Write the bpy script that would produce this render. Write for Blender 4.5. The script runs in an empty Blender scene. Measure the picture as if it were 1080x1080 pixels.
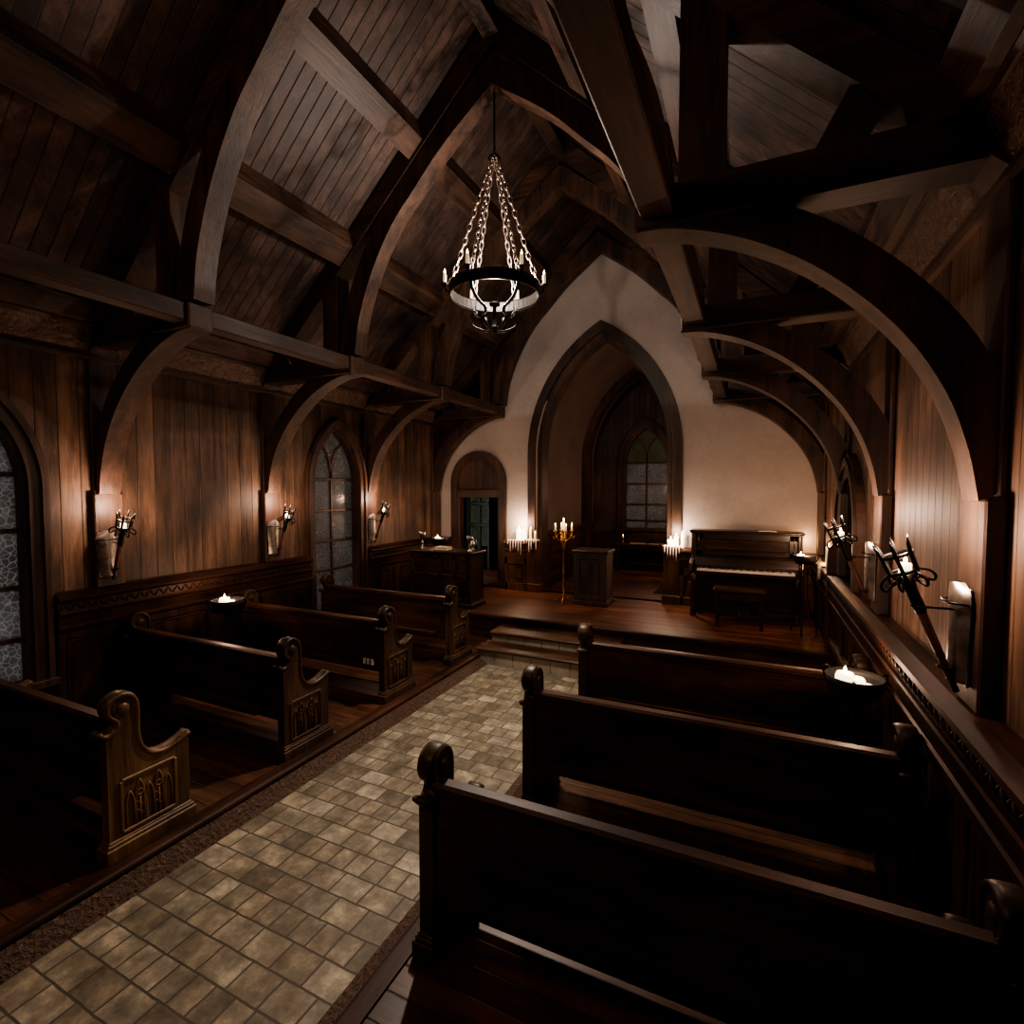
import bpy, bmesh, math, random
from math import sin, cos, pi, radians, sqrt, atan2
from mathutils import Vector, Matrix

random.seed(7)
scene = bpy.context.scene
COL = scene.collection

# ------------------------------------------------------------------ materials
def new_mat(name):
    m = bpy.data.materials.new(name)
    m.use_nodes = True
    nt = m.node_tree
    nt.nodes.clear()
    out = nt.nodes.new('ShaderNodeOutputMaterial')
    p = nt.nodes.new('ShaderNodeBsdfPrincipled')
    nt.links.new(p.outputs[0], out.inputs[0])
    return m, nt, p

def N(nt, typ, **kw):
    n = nt.nodes.new(typ)
    for k, v in kw.items():
        if k.startswith('in_'):
            n.inputs[k[3:].replace('_', ' ')].default_value = v
        else:
            setattr(n, k, v)
    return n

def ramp(nt, stops):
    r = nt.nodes.new('ShaderNodeValToRGB')
    el = r.color_ramp.elements
    while len(el) < len(stops):
        el.new(0.5)
    for e, (pos, col) in zip(el, stops):
        e.position = pos
        e.color = (col[0], col[1], col[2], 1)
    return r

def math_node(nt, op, a=None, b=None, c=None):
    n = nt.nodes.new('ShaderNodeMath')
    n.operation = op
    for i, v in enumerate((a, b, c)):
        if v is None:
            continue
        if isinstance(v, (int, float)):
            n.inputs[i].default_value = v
        else:
            nt.links.new(v, n.inputs[i])
    return n.outputs[0]

def mix_col(nt, fac, a, b, mode='MIX'):
    n = nt.nodes.new('ShaderNodeMix')
    n.data_type = 'RGBA'
    n.blend_type = mode
    for sock, v in ((n.inputs[0], fac), (n.inputs[6], a), (n.inputs[7], b)):
        if isinstance(v, (int, float)):
            sock.default_value = v
        elif isinstance(v, tuple):
            sock.default_value = (v[0], v[1], v[2], 1)
        else:
            nt.links.new(v, sock)
    return n.outputs[2]

def wood(name, dark, light, grain='x', rough=0.45, scale=9.0, bump=0.15, plank=None, groove=0.03, wear_highlight=0.0, spec=0.5, slope=None):
    """grain axis: which object axis the grain runs along. plank=(axis,width): boards laid side by side along that axis."""
    m, nt, p = new_mat(name)
    tc = N(nt, 'ShaderNodeTexCoord')
    sep = N(nt, 'ShaderNodeSeparateXYZ')
    nt.links.new(tc.outputs['Object'], sep.inputs[0])
    oi = N(nt, 'ShaderNodeObjectInfo')
    ax = {'x': 0, 'y': 1, 'z': 2}
    st = [1.0, 1.0, 1.0]
    st[ax[grain]] = 0.09
    mp = N(nt, 'ShaderNodeMapping')
    mp.inputs['Scale'].default_value = st
    nt.links.new(tc.outputs['Object'], mp.inputs[0])
    vec = mp.outputs[0]
    groove_mask = None
    cell = None
    if plank:
        u = math_node(nt, 'DIVIDE', sep.outputs[ax[plank[0]]], plank[1])
        fl = math_node(nt, 'FLOOR', u)
        fr = math_node(nt, 'FRACT', u)
        wn = N(nt, 'ShaderNodeTexWhiteNoise', noise_dimensions='1D')
        nt.links.new(fl, wn.inputs['W'])
        cell = wn.outputs[0]
        d = math_node(nt, 'ABSOLUTE', math_node(nt, 'SUBTRACT', fr, 0.5))
        gm = N(nt, 'ShaderNodeMapRange')
        gm.inputs[1].default_value = 0.5 - groove
        gm.inputs[2].default_value = 0.5
        nt.links.new(d, gm.inputs[0])
        groove_mask = gm.outputs[0]
        off = N(nt, 'ShaderNodeCombineXYZ')
        o = math_node(nt, 'MULTIPLY', cell, 37.0)
        for i in range(3):
            nt.links.new(o, off.inputs[i])
        va = N(nt, 'ShaderNodeVectorMath', operation='ADD')
        nt.links.new(vec, va.inputs[0])
        nt.links.new(off.outputs[0], va.inputs[1])
        vec = va.outputs[0]
    else:
        off = N(nt, 'ShaderNodeCombineXYZ')
        o = math_node(nt, 'MULTIPLY', oi.outputs['Random'], 23.0)
        for i in range(3):
            nt.links.new(o, off.inputs[i])
        va = N(nt, 'ShaderNodeVectorMath', operation='ADD')
        nt.links.new(vec, va.inputs[0])
        nt.links.new(off.outputs[0], va.inputs[1])
        vec = va.outputs[0]
    n1 = N(nt, 'ShaderNodeTexNoise', in_Scale=scale, in_Detail=6.0, in_Roughness=0.6, in_Distortion=0.6)
    nt.links.new(vec, n1.inputs['Vector'])
    n2 = N(nt, 'ShaderNodeTexNoise', in_Scale=scale * 7, in_Detail=4.0, in_Roughness=0.7)
    nt.links.new(vec, n2.inputs['Vector'])
    n3 = N(nt, 'ShaderNodeTexNoise', in_Scale=1.7, in_Detail=3.0)
    nt.links.new(tc.outputs['Object'], n3.inputs['Vector'])
    f = math_node(nt, 'ADD', math_node(nt, 'MULTIPLY', n1.outputs[0], 0.65), math_node(nt, 'MULTIPLY', n2.outputs[0], 0.35))
    r = ramp(nt, [(0.38, dark), (0.5, tuple(0.5 * (a + b) for a, b in zip(dark, light))), (0.62, light)])
    nt.links.new(f, r.inputs[0])
    col = r.outputs[0]
    if cell is not None:
        k = math_node(nt, 'ADD', math_node(nt, 'MULTIPLY', cell, 0.55), 0.68)
        cb = N(nt, 'ShaderNodeCombineXYZ')
        for i in range(3):
            nt.links.new(k, cb.inputs[i])
        col = mix_col(nt, 1.0, col, cb.outputs[0], 'MULTIPLY')
    patch = N(nt, 'ShaderNodeMapRange')
    patch.inputs[1].default_value = 0.35
    patch.inputs[2].default_value = 0.65
    patch.inputs[3].default_value = 0.5
    patch.inputs[4].default_value = 1.25
    nt.links.new(n3.outputs[0], patch.inputs[0])
    cb = N(nt, 'ShaderNodeCombineXYZ')
    for i in range(3):
        nt.links.new(patch.outputs[0], cb.inputs[i])
    col = mix_col(nt, 1.0, col, cb.outputs[0], 'MULTIPLY')
    h = f
    if groove_mask is not None:
        col = mix_col(nt, groove_mask, col, (0.004, 0.003, 0.002))
        h = math_node(nt, 'SUBTRACT', math_node(nt, 'MULTIPLY', f, 0.35), math_node(nt, 'MULTIPLY', groove_mask, 1.2))
    if wear_highlight > 0:  # paler edges: rubbed wood and edge highlights painted into the colour together
        geo = N(nt, 'ShaderNodeNewGeometry')
        bv = N(nt, 'ShaderNodeBevel', samples=3)
        bv.inputs['Radius'].default_value = 0.006
        dp = N(nt, 'ShaderNodeVectorMath', operation='DOT_PRODUCT')
        nt.links.new(bv.outputs[0], dp.inputs[0])
        nt.links.new(geo.outputs['Normal'], dp.inputs[1])
        wr = N(nt, 'ShaderNodeMapRange')
        wr.inputs[1].default_value = 0.995
        wr.inputs[2].default_value = 0.88
        wr.inputs[3].default_value = 0.0
        wr.inputs[4].default_value = wear_highlight
        nt.links.new(dp.outputs['Value'], wr.inputs[0])
        col = mix_col(nt, wr.outputs[0], col, tuple(min(1, c * 2.4 + 0.02) for c in light))
    nt.links.new(col, p.inputs['Base Color'])
    rr = N(nt, 'ShaderNodeMapRange')
    rr.inputs[3].default_value = rough - 0.08
    rr.inputs[4].default_value = rough + 0.16
    nt.links.new(n2.outputs[0], rr.inputs[0])
    nt.links.new(rr.outputs[0], p.inputs['Roughness'])
    p.inputs['Specular IOR Level'].default_value = spec
    b = N(nt, 'ShaderNodeBump', in_Strength=bump, in_Distance=0.012)
    nt.links.new(h, b.inputs['Height'])
    nt.links.new(b.outputs[0], p.inputs['Normal'])
    return m

def plain(name, col, rough=0.5, metal=0.0, noise=0.0, nscale=20.0, bump=0.0, spec=0.5):
    m, nt, p = new_mat(name)
    tc = N(nt, 'ShaderNodeTexCoord')
    n = N(nt, 'ShaderNodeTexNoise', in_Scale=nscale, in_Detail=6.0, in_Roughness=0.6)
    nt.links.new(tc.outputs['Object'], n.inputs['Vector'])
    r = ramp(nt, [(0.3, tuple(c * (1 - noise) for c in col)), (0.7, tuple(min(1, c * (1 + noise)) for c in col))])
    nt.links.new(n.outputs[0], r.inputs[0])
    nt.links.new(r.outputs[0], p.inputs['Base Color'])
    p.inputs['Roughness'].default_value = rough
    p.inputs['Metallic'].default_value = metal
    p.inputs['Specular IOR Level'].default_value = spec
    if bump:
        b = N(nt, 'ShaderNodeBump', in_Strength=bump, in_Distance=0.01)
        nt.links.new(n.outputs[0], b.inputs['Height'])
        nt.links.new(b.outputs[0], p.inputs['Normal'])
    return m

def emissive(name, col, strength, base=(0.8, 0.7, 0.5)):
    m, nt, p = new_mat(name)
    tc = N(nt, 'ShaderNodeTexCoord')
    n = N(nt, 'ShaderNodeTexNoise', in_Scale=14.0, in_Detail=3.0)
    nt.links.new(tc.outputs['Object'], n.inputs['Vector'])
    r = ramp(nt, [(0.3, tuple(c * 0.8 for c in col)), (0.7, col)])
    nt.links.new(n.outputs[0], r.inputs[0])
    nt.links.new(r.outputs[0], p.inputs['Emission Color'])
    p.inputs['Emission Strength'].default_value = strength
    p.inputs['Base Color'].default_value = (*base, 1)
    p.inputs['Roughness'].default_value = 0.5
    m.cycles.emission_sampling = 'NONE'
    return m

def plaster(name, a, b, bump=0.25):
    m, nt, p = new_mat(name)
    tc = N(nt, 'ShaderNodeTexCoord')
    n1 = N(nt, 'ShaderNodeTexNoise', in_Scale=1.3, in_Detail=8.0, in_Roughness=0.62)
    n2 = N(nt, 'ShaderNodeTexNoise', in_Scale=22.0, in_Detail=6.0, in_Roughness=0.6)
    for n in (n1, n2):
        nt.links.new(tc.outputs['Object'], n.inputs['Vector'])
    f = math_node(nt, 'ADD', math_node(nt, 'MULTIPLY', n1.outputs[0], 0.75), math_node(nt, 'MULTIPLY', n2.outputs[0], 0.25))
    r = ramp(nt, [(0.35, a), (0.62, b)])
    nt.links.new(f, r.inputs[0])
    nt.links.new(r.outputs[0], p.inputs['Base Color'])
    p.inputs['Roughness'].default_value = 0.85
    bp_ = N(nt, 'ShaderNodeBump', in_Strength=bump, in_Distance=0.01)
    nt.links.new(f, bp_.inputs['Height'])
    nt.links.new(bp_.outputs[0], p.inputs['Normal'])
    return m

def tiles(name):
    m, nt, p = new_mat(name)
    tc = N(nt, 'ShaderNodeTexCoord')
    mp = N(nt, 'ShaderNodeMapping')
    mp.inputs['Location'].default_value = (2.98, 0.1, 0)
    mp.inputs['Scale'].default_value = (1, 1, 1)
    nt.links.new(tc.outputs['Object'], mp.inputs[0])
    dn = N(nt, 'ShaderNodeTexNoise', in_Scale=9.0, in_Detail=3.0)
    nt.links.new(mp.outputs[0], dn.inputs['Vector'])
    warp = N(nt, 'ShaderNodeMix')
    warp.data_type = 'VECTOR'
    warp.inputs[0].default_value = 0.012
    nt.links.new(mp.outputs[0], warp.inputs[4])
    nt.links.new(dn.outputs['Color'], warp.inputs[5])
    br = N(nt, 'ShaderNodeTexBrick', offset=0.45, offset_frequency=2, squash=0.62, squash_frequency=3)
    br.inputs['Scale'].default_value = 1.0
    br.inputs['Brick Width'].default_value = 0.20
    br.inputs['Row Height'].default_value = 0.15
    br.inputs['Mortar Size'].default_value = 0.006
    br.inputs['Mortar Smooth'].default_value = 0.3
    br.inputs['Bias'].default_value = -0.1
    br.inputs['Color1'].default_value = (0.0, 0.0, 0.0, 1)
    br.inputs['Color2'].default_value = (1.0, 1.0, 1.0, 1)
    br.inputs['Mortar'].default_value = (0.5, 0.5, 0.5, 1)
    nt.links.new(warp.outputs[1], br.inputs['Vector'])
    tint = ramp(nt, [(0.0, (0.16, 0.138, 0.10)), (0.35, (0.285, 0.245, 0.18)), (0.65, (0.225, 0.205, 0.158)), (1.0, (0.44, 0.39, 0.305))])
    nt.links.new(br.outputs['Color'], tint.inputs[0])
    n1 = N(nt, 'ShaderNodeTexNoise', in_Scale=7.0, in_Detail=8.0, in_Roughness=0.7)
    nt.links.new(tc.outputs['Object'], n1.inputs['Vector'])
    st = ramp(nt, [(0.34, (0.5, 0.48, 0.43)), (0.52, (0.98, 0.96, 0.92)), (0.68, (1.9, 1.85, 1.72))])
    nt.links.new(n1.outputs[0], st.inputs[0])
    col = mix_col(nt, 1.0, tint.outputs[0], st.outputs[0], 'MULTIPLY')
    col = mix_col(nt, br.outputs['Fac'], col, (0.085, 0.072, 0.052))
    nt.links.new(col, p.inputs['Base Color'])
    rr = N(nt, 'ShaderNodeMapRange')
    rr.inputs[3].default_value = 0.42
    rr.inputs[4].default_value = 0.8
    nt.links.new(n1.outputs[0], rr.inputs[0])
    nt.links.new(rr.outputs[0], p.inputs['Roughness'])
    h = math_node(nt, 'SUBTRACT', math_node(nt, 'MULTIPLY', n1.outputs[0], 0.4), br.outputs['Fac'])
    b = N(nt, 'ShaderNodeBump', in_Strength=0.5, in_Distance=0.012)
    nt.links.new(h, b.inputs['Height'])
    nt.links.new(b.outputs[0], p.inputs['Normal'])
    return m

def carved(name, dark, light, sc=26.0):
    m, nt, p = new_mat(name)
    tc = N(nt, 'ShaderNodeTexCoord')
    v = N(nt, 'ShaderNodeTexVoronoi', feature='SMOOTH_F1')
    v.inputs['Scale'].default_value = sc
    n = N(nt, 'ShaderNodeTexNoise', in_Scale=sc * 0.8, in_Detail=4.0, in_Distortion=2.5)
    nt.links.new(tc.outputs['Object'], n.inputs['Vector'])
    nt.links.new(tc.outputs['Object'], v.inputs['Vector'])
    h = math_node(nt, 'ADD', math_node(nt, 'MULTIPLY', v.outputs[0], 0.8), n.outputs[0])
    r = ramp(nt, [(0.35, dark), (0.85, light)])
    nt.links.new(h, r.inputs[0])
    nt.links.new(r.outputs[0], p.inputs['Base Color'])
    p.inputs['Roughness'].default_value = 0.5
    b = N(nt, 'ShaderNodeBump', in_Strength=0.9, in_Distance=0.03)
    nt.links.new(h, b.inputs['Height'])
    nt.links.new(b.outputs[0], p.inputs['Normal'])
    return m

def old_glass(name, tint, line, sc=9.0, glow=0.0):
    """crackled old glass: thick, dim, lets a little of the night through"""
    m, nt, p = new_mat(name)
    out = [n for n in nt.nodes if n.type == 'OUTPUT_MATERIAL'][0]
    tc = N(nt, 'ShaderNodeTexCoord')
    v = N(nt, 'ShaderNodeTexVoronoi', feature='DISTANCE_TO_EDGE')
    v.inputs['Scale'].default_value = sc
    n = N(nt, 'ShaderNodeTexNoise', in_Scale=3.0, in_Detail=6.0, in_Roughness=0.7)
    for q in (v, n):
        nt.links.new(tc.outputs['Object'], q.inputs['Vector'])
    mr = N(nt, 'ShaderNodeMapRange')
    mr.inputs[1].default_value = 0.0
    mr.inputs[2].default_value = 0.075
    mr.inputs[3].default_value = 1.0
    mr.inputs[4].default_value = 0.0
    nt.links.new(v.outputs['Distance'], mr.inputs[0])
    base = ramp(nt, [(0.3, tuple(c * 0.45 for c in tint)), (0.7, tint)])
    nt.links.new(n.outputs[0], base.inputs[0])
    col = mix_col(nt, mr.outputs[0], base.outputs[0], line)
    nt.links.new(col, p.inputs['Base Color'])
    p.inputs['Roughness'].default_value = 0.22
    b = N(nt, 'ShaderNodeBump', in_Strength=0.5, in_Distance=0.01)
    nt.links.new(math_node(nt, 'ADD', mr.outputs[0], n.outputs[0]), b.inputs['Height'])
    nt.links.new(b.outputs[0], p.inputs['Normal'])
    tr = N(nt, 'ShaderNodeBsdfTranslucent')
    nt.links.new(col, tr.inputs[0])
    mx = N(nt, 'ShaderNodeMixShader')
    mx.inputs[0].default_value = 0.5
    nt.links.new(p.outputs[0], mx.inputs[1])
    nt.links.new(tr.outputs[0], mx.inputs[2])
    nt.links.new(mx.outputs[0], out.inputs[0])
    return m

M = {}
M['wall_l'] = wood('oak wall boards', (0.038, 0.021, 0.0135), (0.175, 0.104, 0.066), 'z', 0.55, 8, 0.5, ('y', 0.155), 0.035)
M['wall_r'] = wood('oak wall boards right', (0.055, 0.030, 0.019), (0.24, 0.135, 0.085), 'z', 0.55, 8, 0.5, ('y', 0.118), 0.04)
M['wall_x'] = wood('oak boards across', (0.026, 0.013, 0.008), (0.085, 0.045, 0.026), 'z', 0.55, 7, 0.35, ('x', 0.12), 0.04)
M['roof'] = wood('dark roof boards', (0.016, 0.009, 0.007), (0.085, 0.05, 0.037), 'x', 0.55, 7, 0.5, ('y', 0.112), 0.06)
M['roof_pew'] = M['roof']
for a in 'xyz':
    M['beam_' + a] = wood('beam wood ' + a, (0.011, 0.0056, 0.0034), (0.086, 0.043, 0.0255), a, 0.5, 7, 0.4, wear_highlight=0.5)
    M['pew_' + a] = wood('pew oak ' + a, (0.014, 0.006, 0.0033), (0.082, 0.035, 0.0185), a, 0.38, 8, 0.12, wear_highlight=0.4, spec=0.25)
    M['panel_' + a] = wood('panel wood ' + a, (0.012, 0.0055, 0.0032), (0.064, 0.030, 0.0175), a, 0.40, 8, 0.14, wear_highlight=0.5, spec=0.22)
    M['black_' + a] = wood('piano wood ' + a, (0.008, 0.0038, 0.0024), (0.036, 0.018, 0.010), a, 0.3, 8, 0.06, wear_highlight=0.5)
for a in 'xz':
    M['warm_' + a] = wood('candlelit panel wood ' + a, (0.03, 0.013, 0.006), (0.14, 0.066, 0.032), a, 0.4, 8, 0.14, wear_highlight=0.4, spec=0.3)  # panel wood brightened in its colour to stand for candlelight falling on it
M['cap_y'] = wood('wainscot cap wood', (0.012, 0.005, 0.003), (0.050, 0.0215, 0.0135), 'y', 0.45, 8, 0.14, wear_highlight=0.25, spec=0.08)
M['bowl_iron'] = plain('bowl iron', (0.010, 0.0095, 0.009), 0.5, 0.0, 0.4, 30, 0.15, 0.25)
M['pew_end_z'] = wood('pew end oak', (0.016, 0.0085, 0.0045), (0.085, 0.046, 0.024), 'z', 0.38, 8, 0.12, wear_highlight=0.4, spec=0.3)
M['honey_z'] = wood('pew end honey', (0.045, 0.023, 0.009), (0.21, 0.115, 0.046), 'z', 0.38, 9, 0.1, wear_highlight=0.5)
M['grey_z'] = wood('weathered oak', (0.02, 0.013, 0.010), (0.09, 0.060, 0.045), 'z', 0.5, 8, 0.15, wear_highlight=0.3)
M['floor_pew'] = wood('pew floor boards', (0.034, 0.014, 0.007), (0.15, 0.063, 0.032), 'x', 0.34, 8, 0.2, ('y', 0.125), 0.05)
M['floor_stage'] = wood('stage floor boards', (0.06, 0.022, 0.011), (0.24, 0.09, 0.046), 'x', 0.36, 8, 0.3, ('y', 0.095), 0.09)
M['tile'] = tiles('old stone tiles')
M['stone'] = plaster('step stone', (0.15, 0.13, 0.098), (0.36, 0.32, 0.245), 0.5)
M['plaster'] = plaster('pale plaster', (0.35, 0.312, 0.285), (0.46, 0.415, 0.38), 0.18)
M['plaster_dim'] = plaster('dimmed chancel plaster', (0.10, 0.068, 0.054), (0.145, 0.10, 0.08), 0.18)  # plaster colour darkened to stand for the dimness of the chancel
M['carved'] = carved('carved cornice', (0.018, 0.010, 0.007), (0.105, 0.060, 0.038), 20)
M['carved_fine'] = carved('carved border', (0.03, 0.015, 0.009), (0.11, 0.062, 0.04), 38)
M['iron'] = plain('black iron', (0.014, 0.013, 0.012), 0.42, 0.7, 0.4, 30, 0.15)
M['chain'] = plain('pale iron chain', (0.50, 0.42, 0.36), 0.32, 0.9, 0.3, 30, 0.1)
M['steel'] = plain('beaten steel plate', (0.34, 0.31, 0.285), 0.38, 0.95, 0.6, 9, 0.4)
M['handle'] = plain('red brown torch wood', (0.09, 0.03, 0.018), 0.5, 0.0, 0.4, 14, 0.2)
M['brass'] = plain('worn brass', (0.50, 0.27, 0.09), 0.35, 0.9, 0.35, 25, 0.15)
M['pewter'] = plain('pewter', (0.35, 0.34, 0.33), 0.3, 0.95, 0.3, 20, 0.1)
M['wax'] = emissive('glowing wax', (1.0, 0.72, 0.40), 0.12, (0.75, 0.66, 0.5))
M['wax_hot'] = emissive('hot wax', (1.0, 0.83, 0.55), 0.9, (0.8, 0.7, 0.5))
M['drip'] = plain('white wax drips', (0.62, 0.57, 0.50), 0.45, 0.0, 0.12, 18, 0.1)
M['flame'] = emissive('flame', (1.0, 0.66, 0.28), 4.0)
M['keys'] = plain('ivory keys', (0.80, 0.74, 0.66), 0.3, 0.0, 0.06, 30)
M['ebony'] = plain('ebony keys', (0.008, 0.008, 0.008), 0.3, 0.0, 0.1, 30)
M['paper'] = plain('old paper', (0.50, 0.36, 0.2), 0.8, 0.0, 0.15, 30)
M['page'] = plain('white pages', (0.62, 0.58, 0.48), 0.8, 0.0, 0.1, 40)
M['leather'] = plain('brown leather cover', (0.10, 0.045, 0.025), 0.5, 0.0, 0.2, 40, 0.2)
M['rug'] = plain('black mat', (0.008, 0.007, 0.007), 0.9, 0.0, 0.2, 60, 0.3)
M['glass'] = old_glass('crackled grey glass', (0.17, 0.17, 0.172), (0.36, 0.36, 0.355), 21)
M['glass_far'] = old_glass('seedy grey glass', (0.125, 0.122, 0.118), (0.26, 0.25, 0.24), 26)
M['glass_green'] = old_glass('dim green glass', (0.075, 0.085, 0.048), (0.12, 0.12, 0.09), 30)
M['void'] = plain('dark vestibule', (0.003, 0.003, 0.003), 0.95, 0.0, 0.2, 5, 0.0, 0.0)  # near black: the darkness beyond the doorway is put into the colour

# ------------------------------------------------------------------ mesh builder
class MB:
    def __init__(self):
        self.v = []
        self.f = []
        self.s = []
    def add(self, verts, faces, smooth=False):
        b = len(self.v)
        self.v += [tuple(p) for p in verts]
        self.f += [tuple(b + i for i in q) for q in faces]
        self.s += [smooth] * len(faces)
        return self
    def box(self, x0, x1, y0, y1, z0, z1):
        x0, x1 = min(x0, x1), max(x0, x1)
        y0, y1 = min(y0, y1), max(y0, y1)
        z0, z1 = min(z0, z1), max(z0, z1)
        v = [(x0, y0, z0), (x1, y0, z0), (x1, y1, z0), (x0, y1, z0), (x0, y0, z1), (x1, y0, z1), (x1, y1, z1), (x0, y1, z1)]
        return self.add(v, [(3, 2, 1, 0), (4, 5, 6, 7), (0, 1, 5, 4), (1, 2, 6, 5), (2, 3, 7, 6), (3, 0, 4, 7)])
    def bbox(self, x0, x1, y0, y1, z0, z1, b=0.006):
        """box with chamfered edges"""
        x0, x1 = min(x0, x1), max(x0, x1)
        y0, y1 = min(y0, y1), max(y0, y1)
        z0, z1 = min(z0, z1), max(z0, z1)
        b = min(b, (x1 - x0) * .45, (y1 - y0) * .45, (z1 - z0) * .45)
        bm = bmesh.new()
        bmesh.ops.create_cube(bm, size=1)
        for w in bm.verts:
            w.co = Vector(((x0 + x1) / 2 + w.co.x * (x1 - x0), (y0 + y1) / 2 + w.co.y * (y1 - y0), (z0 + z1) / 2 + w.co.z * (z1 - z0)))
        bmesh.ops.bevel(bm, geom=list(bm.edges), offset=b, segments=1, affect='EDGES')
        bm.verts.index_update()
        self.add([w.co.copy() for w in bm.verts], [[w.index for w in f.verts] for f in bm.faces])
        bm.free()
        return self
    def tube(self, pts, r, n=8, cap=True, r2=None, closed=False):
        pts = [Vector(p) for p in pts]
        m = len(pts)
        rs = r if isinstance(r, (list, tuple)) else [r] * m
        vs = []
        prev = None
        for i, p in enumerate(pts):
            if closed:
                d = pts[(i + 1) % m] - pts[i - 1]
            else:
                d = pts[min(i + 1, m - 1)] - pts[max(i - 1, 0)]
            d.normalize()
            if prev is None:
                a = Vector((0, 0, 1)) if abs(d.z) < 0.9 else Vector((1, 0, 0))
                u = d.cross(a).normalized()
            else:
                u = (prev - d * prev.dot(d)).normalized()
            prev = u
            w = d.cross(u)
            for k in range(n):
                a = 2 * pi * k / n
                vs.append(p + (u * cos(a) + w * sin(a)) * rs[i])
        fs = []
        rng = m if closed else m - 1
        for i in range(rng):
            j = (i + 1) % m
            for k in range(n):
                k2 = (k + 1) % n
                fs.append((i * n + k, i * n + k2, j * n + k2, j * n + k))
        self.add(vs, fs, True)
        if cap and not closed:
            self.f.append(tuple(len(self.v) - len(vs) + k for k in reversed(range(n))))
            self.f.append(tuple(len(self.v) - n + k for k in range(n)))
            self.s += [False, False]
        return self
    def lathe(self, prof, n=20, c=(0, 0, 0), smooth=True, cap=True, loop=False):
        vs = []
        for (r, z) in prof:
            for k in range(n):
                a = 2 * pi * k / n
                vs.append((c[0] + r * cos(a), c[1] + r * sin(a), c[2] + z))
        fs = []
        for i in range(len(prof) - 1):
            for k in range(n):
                k2 = (k + 1) % n
                fs.append((i * n + k, i * n + k2, (i + 1) * n + k2, (i + 1) * n + k))
        if loop:
            i = len(prof) - 1
            for k in range(n):
                k2 = (k + 1) % n
                fs.append((i * n + k, i * n + k2, k2, k))
        elif cap:
            fs.append(tuple(reversed(range(n))))
            fs.append(tuple((len(prof) - 1) * n + k for k in range(n)))
        return self.add(vs, fs, smooth)
    def prism(self, poly, axis, a, b):
        """extrude a 2D polygon along axis: 'x' poly=(y,z), 'y' poly=(x,z), 'z' poly=(x,y)"""
        def P(u, v, w):
            return {'x': (w, u, v), 'y': (u, w, v), 'z': (u, v, w)}[axis]
        n = len(poly)
        vs = [P(u, v, a) for u, v in poly] + [P(u, v, b) for u, v in poly]
        fs = [tuple(range(n)), tuple(reversed(range(n, 2 * n)))]
        fs += [(i, i + n, (i + 1) % n + n, (i + 1) % n) for i in range(n)]
        return self.add(vs, fs)
    def band(self, outer, inner, axis, a, b, smooth=False):
        """closed strip between two polylines, extruded along axis from a to b"""
        def P(u, v, w):
            return {'x': (w, u, v), 'y': (u, w, v), 'z': (u, v, w)}[axis]
        n = len(outer)
        vs = [P(*q, a) for q in outer] + [P(*q, a) for q in inner] + [P(*q, b) for q in outer] + [P(*q, b) for q in inner]
        O, I, O2, I2 = 0, n, 2 * n, 3 * n
        fs = []
        for i in range(n - 1):
            fs += [(O + i, O + i + 1, I + i + 1, I + i), (O2 + i, I2 + i, I2 + i + 1, O2 + i + 1),
                   (O + i, O2 + i, O2 + i + 1, O + i + 1), (I + i, I + i + 1, I2 + i + 1, I2 + i)]
        fs += [(O, I, I2, O2), (O + n - 1, O2 + n - 1, I2 + n - 1, I + n - 1)]
        return self.add(vs, fs, smooth)
    def torus(self, c, R, r, axis='z', n=32, m=8, sx=1.0, sy=1.0, rot=None):
        pts = []
        for i in range(n):
            a = 2 * pi * i / n
            u, v = R * cos(a) * sx, R * sin(a) * sy
            q = {'z': (u, v, 0), 'y': (u, 0, v), 'x': (0, u, v)}[axis]
            q = Vector(q)
            if rot is not None:
                q = rot @ q
            pts.append(Vector(c) + q)
        return self.tube(pts, r, m, closed=True)
    def ball(self, c, r, n=12, m=8, sc=(1, 1, 1)):
        vs, fs = [], []
        for i in range(m + 1):
            t = pi * i / m
            for k in range(n):
                a = 2 * pi * k / n
                vs.append((c[0] + r * sc[0] * sin(t) * cos(a), c[1] + r * sc[1] * sin(t) * sin(a), c[2] + r * sc[2] * cos(t)))
        for i in range(m):
            for k in range(n):
                k2 = (k + 1) % n
                fs.append((i * n + k, (i + 1) * n + k, (i + 1) * n + k2, i * n + k2))
        return self.add(vs, fs, True)
    def xf(self, mat):
        self.v = [tuple(mat @ Vector(p)) for p in self.v]
        return self
    def build(self, name, mat, parent=None, loc=None, rz=0.0):
        me = bpy.data.meshes.new(name)
        me.from_pydata(self.v, [], self.f)
        me.validate()
        for p, s in zip(me.polygons, self.s):
            p.use_smooth = s
        bm = bmesh.new()
        bm.from_mesh(me)
        bmesh.ops.remove_doubles(bm, verts=bm.verts, dist=1e-5)
        bmesh.ops.recalc_face_normals(bm, faces=bm.faces)
        bm.to_mesh(me)
        bm.free()
        me.materials.append(M[mat] if isinstance(mat, str) else mat)
        o = bpy.data.objects.new(name, me)
        COL.objects.link(o)
        if parent is not None:
            o.parent = parent
        if loc is not None:
            o.location = loc
        o.rotation_euler.z = rz
        return o

def tag(o, label, cat, group=None):
    o['label'] = label
    o['category'] = cat
    if group:
        o['group'] = group
    return o

def thing(name, label, cat, loc=(0, 0, 0), rz=0.0, group=None):
    o = bpy.data.objects.new(name, None)
    o.empty_display_size = 0.1
    COL.objects.link(o)
    o.location = loc
    o.rotation_euler.z = rz
    return tag(o, label, cat, group)

def struct(mb, name, mat, parent=None, label=None):
    o = mb.build(name, mat, parent)
    if parent is None:
        o['kind'] = 'structure'
        if label:
            o['label'] = label
    return o

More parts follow.
